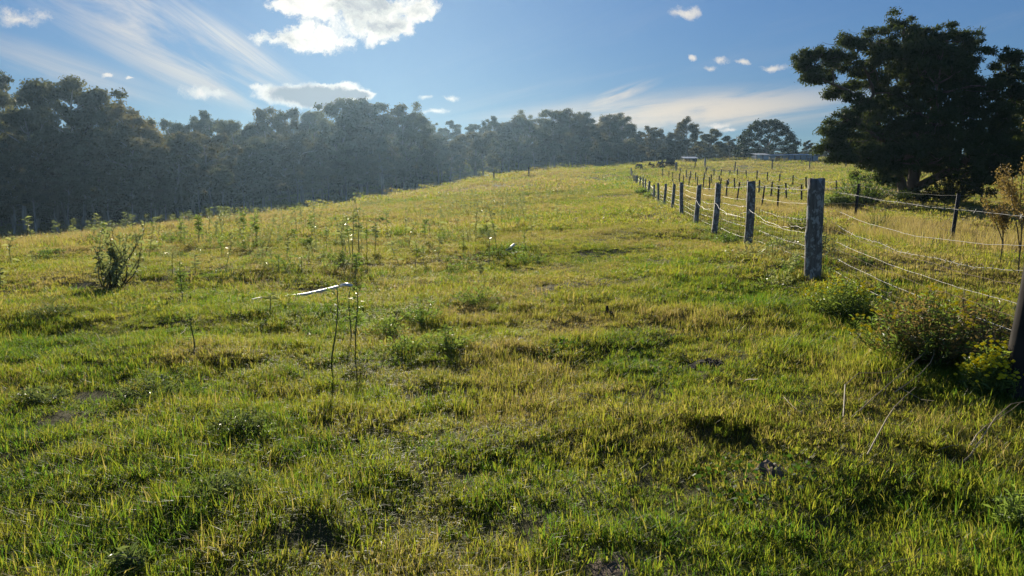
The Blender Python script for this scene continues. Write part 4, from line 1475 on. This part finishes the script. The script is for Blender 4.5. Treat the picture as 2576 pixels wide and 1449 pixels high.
# ------------------------------------------------------------------ stumps on the crest
def stump(px, py, wpx, hpx, seed, label):
    g = ground_px(px, py)
    r = np.random.default_rng(seed)
    k = g[1] / F
    W, H = wpx * k, hpx * k
    mb = MB()
    n, rings = 14, 6
    v, f = [], []
    for i in range(rings + 1):
        t = i / rings
        for j in range(n):
            a = j / n * 6.283
            q = W * .5 * (1 - .55 * t) * (1 + .25 * math.sin(3 * a + seed) + .12 * r.normal())
            v.append((math.cos(a) * q, math.sin(a) * q * .8, -.15 + (H * .8 + .15) * t * (1 + (.15 * r.normal() if i == rings else 0))))
    for i in range(rings):
        for j in range(n):
            f.append((i * n + j, i * n + (j + 1) % n, (i + 1) * n + (j + 1) % n, (i + 1) * n + j))
    v.append((0, 0, H * .6)); f += [(rings * n + j, rings * n + (j + 1) % n, len(v) - 1) for j in range(n)]
    mb.add(v, f)
    o = thing('tree_stump', g); tag(o, label, 'stump', 'charred stumps on the crest')
    obj('bole', mb.mesh('stump', M['stump']), o)
    for j in range(6):
        a = r.random() * 6.28
        s = np.array((math.cos(a) * W * .2, math.sin(a) * W * .2, H * .3)); e = np.array((math.cos(a) * W * .6, math.sin(a) * W * .45, H * (r.random() * 1.1 - .1)))
        m2 = MB(); m2.tube(bend(s, e, 5, r, .12), np.linspace(W * .07, W * .015, 5), 5)
        obj('root', m2.mesh('root', M['stump']), o)


stump(1606, 427, 26, 16, 1, 'low dark stump at the top of the timber fence, first of four')
stump(1636, 423, 20, 14, 2, 'small broken stump, second along the crest')
stump(1660, 423, 26, 18, 3, 'spiky upturned stump, third along the crest')
stump(1686, 421, 34, 24, 4, 'largest black upturned stump, last along the crest')


# ------------------------------------------------------------------ weeds
def place_stalk(px, py, hpx, label, group, leafy=1.0, mat='weedgrey', narrow=False, lean=(0, 0), bare=.45, seed=None):
    g = ground_px(px, py)
    h = hpx * g[1] / F
    st, lf = stalk(h, int(px * 7 + py) if seed is None else seed, leafy, narrow, lean, bare)
    o = thing('stalk_weed', g)
    tag(o, label, 'weed', group)
    obj('stem', st.mesh('weed_stem', M['greenstem']), o)
    if lf.n: obj('foliage', lf.mesh('weed_leaves', M[mat]), o)


G1 = 'thin upright weeds scattered over the left slope'
named = [
    (832, 905, 195, 'tall bare weed stalk leaning right beside the white pole end', .35, 'weed', True, (.11, 0), .7),
    (883, 858, 130, 'straight thin weed stalk between the leaning stalk and a leafier one', .8, 'weed', True, (0, 0), .6),
    (898, 885, 165, 'narrow-leaved weed stalk right of two thin bare stalks', 1.6, 'weed', True, (.02, 0), .45),
    (460, 770, 112, 'bright green bottle-brush weed standing alone below the grey bush', 3.2, 'weed', True, (-.02, 0), .40),
    (486, 885, 100, 'thin spindly weed with tiny leaves under the bright green weed', .8, 'weed', True, (-.05, 0), .3),
    (682, 792, 50, 'short stubby weed just in front of the white pole', .7, 'weedgrey', False, (0, 0), .7),
    (1046, 683, 76, 'lone thin brown-tipped stalk in open ground above the white pole', .5, 'weed', True, (0, 0), .7),
    (1320, 640, 60, 'slender green spire weed above the leafy clump in mid field', 1.6, 'weed', True, (0, 0), .35),
    (1168, 690, 42, 'small green forked weed in mid field with narrow leaves', 1.4, 'weed', True, (0, 0), .3),
    (644, 622, 82, 'leafy weed with a yellow leaf standing against the forest shade', 2.0, 'weed', False, (0, 0), .5),
    (500, 618, 74, 'bushiest pale green weed on the left brow', 3.0, 'weed', False, (.03, 0), .4),
    (262, 606, 48, 'thick leafy green weed at the left end of the brow', 3.2, 'weed', False, (0, 0), .3),
    (4, 722, 44, 'shiny-leaved weed cut by the left picture edge', 2.0, 'weedgrey', False, (0, 0), .2),
]
for px, py, hp, lab, lf, mt, nr, ln, ba in named:
    place_stalk(px, py, hp, lab, G1, lf, mt, nr, ln, ba)
many = [(450, 615, 62), (385, 598, 40), (545, 612, 55), (610, 606, 68), (580, 645, 62), (560, 655, 50), (437, 698, 66), (497, 700, 60), (700, 692, 52), (722, 655, 56),
        (745, 640, 62), (780, 612, 68), (797, 616, 74), (820, 640, 70), (858, 648, 88), (872, 642, 96), (888, 650, 118), (905, 645, 130), (922, 655, 100), (940, 640, 80),
        (976, 592, 60), (1020, 604, 54), (1068, 616, 62), (1082, 600, 50), (1165, 645, 62), (1208, 700, 36), (660, 660, 50), (528, 640, 48), (895, 700, 60), (760, 690, 44)]
many.sort()
for k, (px, py, hp) in enumerate(many):
    lean_w = ('straight', 'slightly bent', 'forked')[k % 3]
    place_stalk(px, py, hp, f'{lean_w} thin weed with glinting leaves, {ordinal(k + 1)} slope weed from left', G1, (.9, 1.4, 1.9)[k % 3], 'weedgrey' if k % 2 else 'weed', k % 3 == 1, ((-.05, .03, .08)[k % 3], 0), .45)


def place_bush(name, px, py, rpx, hpx, label, group=None, nst=60, lfp=16, leaf=.05, wid=.010, mat='fire', flowers=0, dryfrac=0.0, spread=1.0, cat='bush'):
    g = ground_px(px, py)
    k = g[1] / F
    st, lf, fl, dr = bush(rpx * k, hpx * k, int(px * 3 + py), nst, lfp, leaf, wid, flowers, spread, dryfrac)
    o = thing(name, g); tag(o, label, cat, group)
    obj('stems', st.mesh('stems', M['greenstem']), o)
    if lf.n: obj('foliage', lf.mesh('foliage', M[mat]), o)
    if fl.n: tag(obj('flowers', fl.mesh('flowers', M['yellow']), o), 'small yellow daisy flowers', None, None, 'stuff')
    if dr.n: tag(obj('dry_foliage', dr.mesh('dry_foliage', M['drybush']), o), 'dead brown foliage')


# flowering fireweed along the near fence
place_bush('fireweed_bush', 2118, 800, 95, 110, 'yellow-flowered weed bush at the foot of the nearest whole timber post', 'fireweed bushes by the fence', 150, 20, .05, .012, flowers=.55)
place_bush('fireweed_bush', 2320, 905, 150, 185, 'largest half-dead brown and green weed bush under the near fence wires', 'fireweed bushes by the fence', 300, 22, .05, .012, flowers=.22, dryfrac=.55, spread=1.2)
place_bush('fireweed_bush', 2440, 880, 110, 150, 'brown dry weed bush at the back of the large bush by the fence', 'fireweed bushes by the fence', 150, 20, .05, .012, flowers=.1, dryfrac=.8, spread=1.2)
place_bush('fireweed_bush', 2488, 1000, 66, 145, 'green weed bush topped with yellow daisies beside the cut-off near post', 'fireweed bushes by the fence', 150, 22, .048, .011, flowers=.6)
place_bush('fireweed_bush', 1830, 618, 40, 36, 'feathery green weed clump between the second and third timber posts', 'fireweed bushes by the fence', 60, 16, .06, .018)
place_bush('fireweed_bush', 1640, 500, 26, 22, 'grey-green weed clump at the foot of the middle fence posts', 'fireweed bushes by the fence', 50, 14, .16, .05)
place_bush('fireweed_bush', 1612, 492, 20, 20, 'grey weed clump at the foot of the far fence posts', 'fireweed bushes by the fence', 40, 14, .18, .06)
place_bush('fireweed_bush', 2030, 580, 60, 60, 'low yellow-green weed bank just behind the nearest timber posts', 'fireweed bushes by the fence', 90, 16, .07, .02, flowers=.2)
# feathery clumps in mid field
GC = 'feathery green weed clumps in the field'
for px, py, rp, hp, lab in [(1222, 592, 26, 28, 'round dark green weed clump standing alone in mid field'),
                            (1326, 668, 42, 44, 'dark green weed clump below the slender spire weed'),
                            (1268, 640, 56, 26, 'low spreading green weed patch left of the dark clump'),
                            (1203, 768, 50, 56, 'soft green weed clump right of and above the foreground trio'),
                            (1066, 818, 46, 62, 'tall middle clump of the foreground weed trio'),
                            (972, 848, 50, 62, 'dark left clump of the foreground weed trio'),
                            (1122, 885, 50, 76, 'front right clump of the foreground weed trio'),
                            (1018, 890, 46, 46, 'low thin weed clump in front of the foreground trio'),
                            (772, 618, 24, 22, 'dark weed clump amid the tall weeds on the slope'),
                            (1060, 640, 16, 16, 'small dark weed tuft left of the round clump'),
                            (1108, 606, 12, 12, 'tiny dark weed tuft nearest the round clump on its left'),
                            (960, 558, 9, 14, 'small dark round tuft on the upper slope'),
                            (440, 612, 30, 22, 'dark low weed clump on the left brow beneath the stalks'),
                            (130, 640, 26, 16, 'dark low tuft at the far left of the brow'),
                            (780, 850, 26, 22, 'little dark weed tuft near the base of the leaning stalk')]:
    place_bush('weed_clump', px, py, rp, hp, lab, GC, 34, 13, .045 + .0016 * ground_px(px, py)[1], .010 + .0006 * ground_px(px, py)[1], 'weed', spread=1.35)
# low silvery herbs in the near left
GH = 'low silver-green herb patches in the near left'
for px, py, rp, hp, lab in [(400, 985, 120, 55, 'silvery herb patch around the bare soil at left'), (600, 1080, 80, 55, 'silvery herb patch below the bare soil'),
                            (110, 1010, 70, 46, 'silvery herb patch beside the left bare ground'), (560, 1250, 110, 60, 'shiny-leaved herb patch in the bottom left shade'),
                            (320, 1440, 40, 60, 'small rosette herb at the bottom picture edge'), (120, 800, 60, 40, 'pale grey-green herb patch far left below the brow'),
                            (2560, 1330, 60, 110, 'bright green herb at the right bottom corner'), (2210, 585, 40, 75, 'bright green leafy shoot behind the netting under the spreading tree')]:
    place_bush('low_herb', px, py, rp, hp, lab, GH if px < 700 else None, 44, 15, .042, .010, 'herb' if px < 700 else 'weed', cat='herb', spread=1.1)


def build_leaning_bush():
    r = np.random.default_rng(17)
    g = ground_px(285, 728)
    k = g[1] / F
    o = thing('leaning_bush', g); tag(o, 'bushy grey shrub of tangled leaning dark stems with glinting leaves', 'bush')
    st, lf = MB(), MB()
    for i in range(26):
        a = r.random() * 6.28
        e = np.array((r.uniform(-60, 75) * k + 15 * k, r.normal() * .22, r.uniform(60, 175) * k))
        s = np.array((r.uniform(-28, 20) * k, r.normal() * .08, -.05))
        p = bend(s, e, 7, r, .06)
        st.tube(p, np.linspace(.011, .003, 7), 5)
        n = 30
        t = .35 + .65 * r.random(n)
        cen = np.stack([np.interp(t, np.linspace(0, 1, 7), p[:, j]) for j in range(3)], 1) + r.normal(0, .02, (n, 3))
        ax = r.normal(size=(n, 3)); ax[:, 2] += .3; ax /= np.linalg.norm(ax, axis=1)[:, None]
        lf.leaves(cen, ax, .105 * (.6 + .8 * r.random(n)), .034, r, .2)
    obj('stems', st.mesh('stems', M['stem']), o)
    obj('foliage', lf.mesh('foliage', M['weedgrey']), o)
build_leaning_bush()


def dry_spire(px, y, hm, seed, label, nb=9):
    """tall dead seed stalk with side spires"""
    r = np.random.default_rng(seed)
    x = ray(px, 600)[0] * y
    g = (x, y, h1(x, y))
    o = thing('dry_seed_plant', g); tag(o, label, 'weed', 'tall dead seed stalks at the right edge')
    st, lf = MB(), MB()
    for i in range(nb):
        s = np.array((r.normal() * .02, r.normal() * .02, -.05 if i == 0 else hm * r.uniform(.05, .5)))
        e = np.array((r.normal() * .16 * hm * (i > 0), r.normal() * .1 * hm, hm * (1 if i == 0 else r.uniform(.55, .95))))
        p = bend(s, e, 8, r, .02)
        st.tube(p, np.linspace(.009, .003, 8), 5)
        n = 330
        t = .40 + .60 * r.random(n)
        cen = np.stack([np.interp(t, np.linspace(0, 1, 8), p[:, j]) for j in range(3)], 1) + r.normal(0, .028, (n, 3))
        ax = r.normal(size=(n, 3)); ax[:, 2] += .5; ax /= np.linalg.norm(ax, axis=1)[:, None]
        lf.leaves(cen, ax, .03 * (.6 + .9 * r.random(n)), .016, r)
    obj('stems', st.mesh('stems', M['drystem']), o)
    obj('seed_heads', lf.mesh('seed_heads', M['seed']), o)
dry_spire(2570, 9.6, 2.05, 5, 'tallest dead brown seed stalk at the right picture edge', 9)
dry_spire(2522, 10.4, 1.25, 9, 'shorter dead brown seed stalk just left of the tallest one', 4)


def build_undergrowth():
    # brush under the big tree
    GB = 'green brush at the foot of the spreading tree'
    for px, py, rp, hp, lab, m in [(2170, 520, 80, 95, 'pale green brush on the sunny left side of the spreading tree', 'weed'), (2390, 515, 70, 95, 'dark brush right of the spreading tree trunks', 'tea'),
                                   (2300, 522, 60, 40, 'low dark brush in front of the spreading tree trunks', 'tea'), (2105, 515, 40, 50, 'small pale brush furthest left under the spreading tree', 'weed')]:
        x = ray(px, py)[0] * 35.5
        g = (x, 35.5, h1(x, 35.5))
        st, lf, fl, dr = bush(rp * 35.5 / F, hp * 35.5 / F, int(px), 150, 26, .12, .04)
        o = thing('understory_brush', g); tag(o, lab, 'bush', GB)
        obj('stems', st.mesh('stems', M['stem']), o)
        obj('foliage', lf.mesh('foliage', M[m]), o)
    # clover patches
    r = np.random.default_rng(66)
    mb = MB()
    for px, py, rp in ((600, 690, 70), (690, 672, 50), (740, 655, 40), (1430, 895, 80), (1880, 1200, 150)):
        g = ground_px(px, py); R = rp * g[1] / F
        n = int(min(900, 2600 * R * R + 60))
        a = r.random(n) * 6.28; q = np.sqrt(r.random(n)) * R
        x, y = g[0] + np.cos(a) * q, g[1] + np.sin(a) * q * 1.3
        c = np.stack([x, y, hgt(x, y) + r.uniform(.01, .05, n)], 1)
        ax = r.normal(size=(n, 3)); ax[:, 2] *= .4; ax /= np.linalg.norm(ax, axis=1)[:, None]
        mb.leaves(c, ax, .03 * (.7 + .6 * r.random(n)), .024, r)
    tag(obj('clover', mb.mesh('clover', M['clover'])), 'patches of bright green clover among the grass', None, None, 'stuff')
build_undergrowth()


# ------------------------------------------------------------------ small things on the turf
def build_pipe():
    r = np.random.default_rng(2)
    a = np.array(ground_px(612, 768)); b = np.array(ground_px(850, 742))
    pts = []
    for t in np.linspace(0, 1, 14):
        p = a + (b - a) * t
        lift = .035 + .09 * t ** 2.0
        pts.append((p[0], p[1], h1(p[0], p[1]) * (1 - t) + (a[2] + (b[2] - a[2]) * t) * t + lift))
    mb = MB()
    mb.tube(np.array(pts) - a, np.interp(np.linspace(0, 1, 14), [0, .25, 1], [.010, .016, .024]), 10)
    o = obj('white_pole', mb.mesh('white_pole', M['whitepipe'], True), None, a)
    tag(o, 'long thin bent white pole lying in the grass, one end raised', 'pole')
    for px, py, l, lab in ((871, 735, .10, 'small white plastic scrap beside the raised end of the white pole'), (1272, 632, .22, 'short white stub in mid field by the low green patch')):
        g = np.array(ground_px(px, py))
        mb = MB(); mb.tube(np.array([(0, 0, .02), (l * .5, .02, .07), (l * .9, .03, .16)]) if l > .2 else np.array([(-l, 0, .10), (0, 0, .12), (l, 0, .10)]), (.02, .03, .024), 8)
        tag(obj('plastic_scrap', mb.mesh('plastic_scrap', M['whitepipe'], True), None, g), lab, 'scrap')
build_pipe()


def lump(name, px, py, rpx, h, mat, label, cat, seed, spikes=False):
    g = ground_px(px, py)
    k = g[1] / F; R = rpx * k
    r = np.random.default_rng(seed)
    mb = MB()
    n, rings = 18, 7
    v, f = [(0, 0, h)], []
    for i in range(1, rings + 1):
        t = i / rings
        for j in range(n):
            a = j / n * 6.283
            q = R * t * (1 + .22 * math.sin(2 * a + seed) + .13 * math.sin(5 * a) + .05 * r.normal())
            v.append((math.cos(a) * q, math.sin(a) * q * 1.2, h * (1 - t ** 2.2) * (1 + .22 * r.normal() * (t < .9)) - .05 * t ** 4))
    for j in range(n): f.append((0, 1 + j, 1 + (j + 1) % n))
    for i in range(rings - 1):
        for j in range(n):
            f.append((1 + i * n + j, 1 + (i + 1) * n + j, 1 + (i + 1) * n + (j + 1) % n, 1 + i * n + (j + 1) % n))
    mb.add(v, f)
    if spikes:
        mb.tube(np.array([(0, 0, 0), (.005, 0, .07), (0, .005, .13)]), (.028, .02, .012), 7)
        mb.tube(np.array([(.02, 0, 0), (.035, 0, .04), (.045, 0, .07)]), (.03, .022, .012), 7)
    o = obj(name, mb.mesh(name, M[mat]), None, (g[0], g[1], g[2] - (0.0 if spikes or 'dung' in name else -.006)))
    tag(o, label, cat)


lump('soil_patch', 1790, 920, 46, .035, 'dung', 'dark flat patch of bare dug soil in the right middle turf', 'soil patch', 3)
lump('soil_patch', 1945, 1188, 52, .03, 'soil', 'pale bare soil scrape ringed by lush green grass', 'soil patch', 4)
lump('soil_patch', 1195, 858, 22, .02, 'soil', 'small pale bare scrape beside the foreground weed trio', 'soil patch', 5)
lump('soil_mound', 1555, 1440, 130, .018, 'soil', 'crumbly dark soil mound at the bottom picture edge', 'soil mound', 6)
lump('small_stump', 1527, 800, 12, .05, 'stump', 'tiny charred stump poking up alone in the near turf', 'stump', 9, True)
lump('dung_pile', 1530, 898, 20, .05, 'dung', 'small dark dung pile below the tiny charred stump', 'dung', 10)
lump('dung_pile', 1635, 795, 22, .05, 'dung', 'small dark dung pile right of the tiny charred stump', 'dung', 11)

# ------------------------------------------------------------------ haze volume, added to stand in for the lens glare over the forest
def build_haze():
    m, t, out = new_mat('glare_haze')
    vol = t.new('ShaderNodeVolumePrincipled')
    vol.inputs['Color'].default_value = (0.48, 0.74, 1.0, 1)
    vol.inputs['Density'].default_value = 0.00021
    vol.inputs['Anisotropy'].default_value = 0.70
    t.l.new(vol.outputs[0], out.inputs['Volume'])
    mb = MB()
    zmin = -14.0
    ztop = 34.0
    mb.box((0, 340, (zmin + ztop) / 2), (705, 465, (ztop - zmin) / 2))
    o = obj('haze', mb.mesh('haze', m, attr=False))
    tag(o, 'thin blue haze added in place of sun glare veiling the forest', None, None, 'stuff')
build_haze()
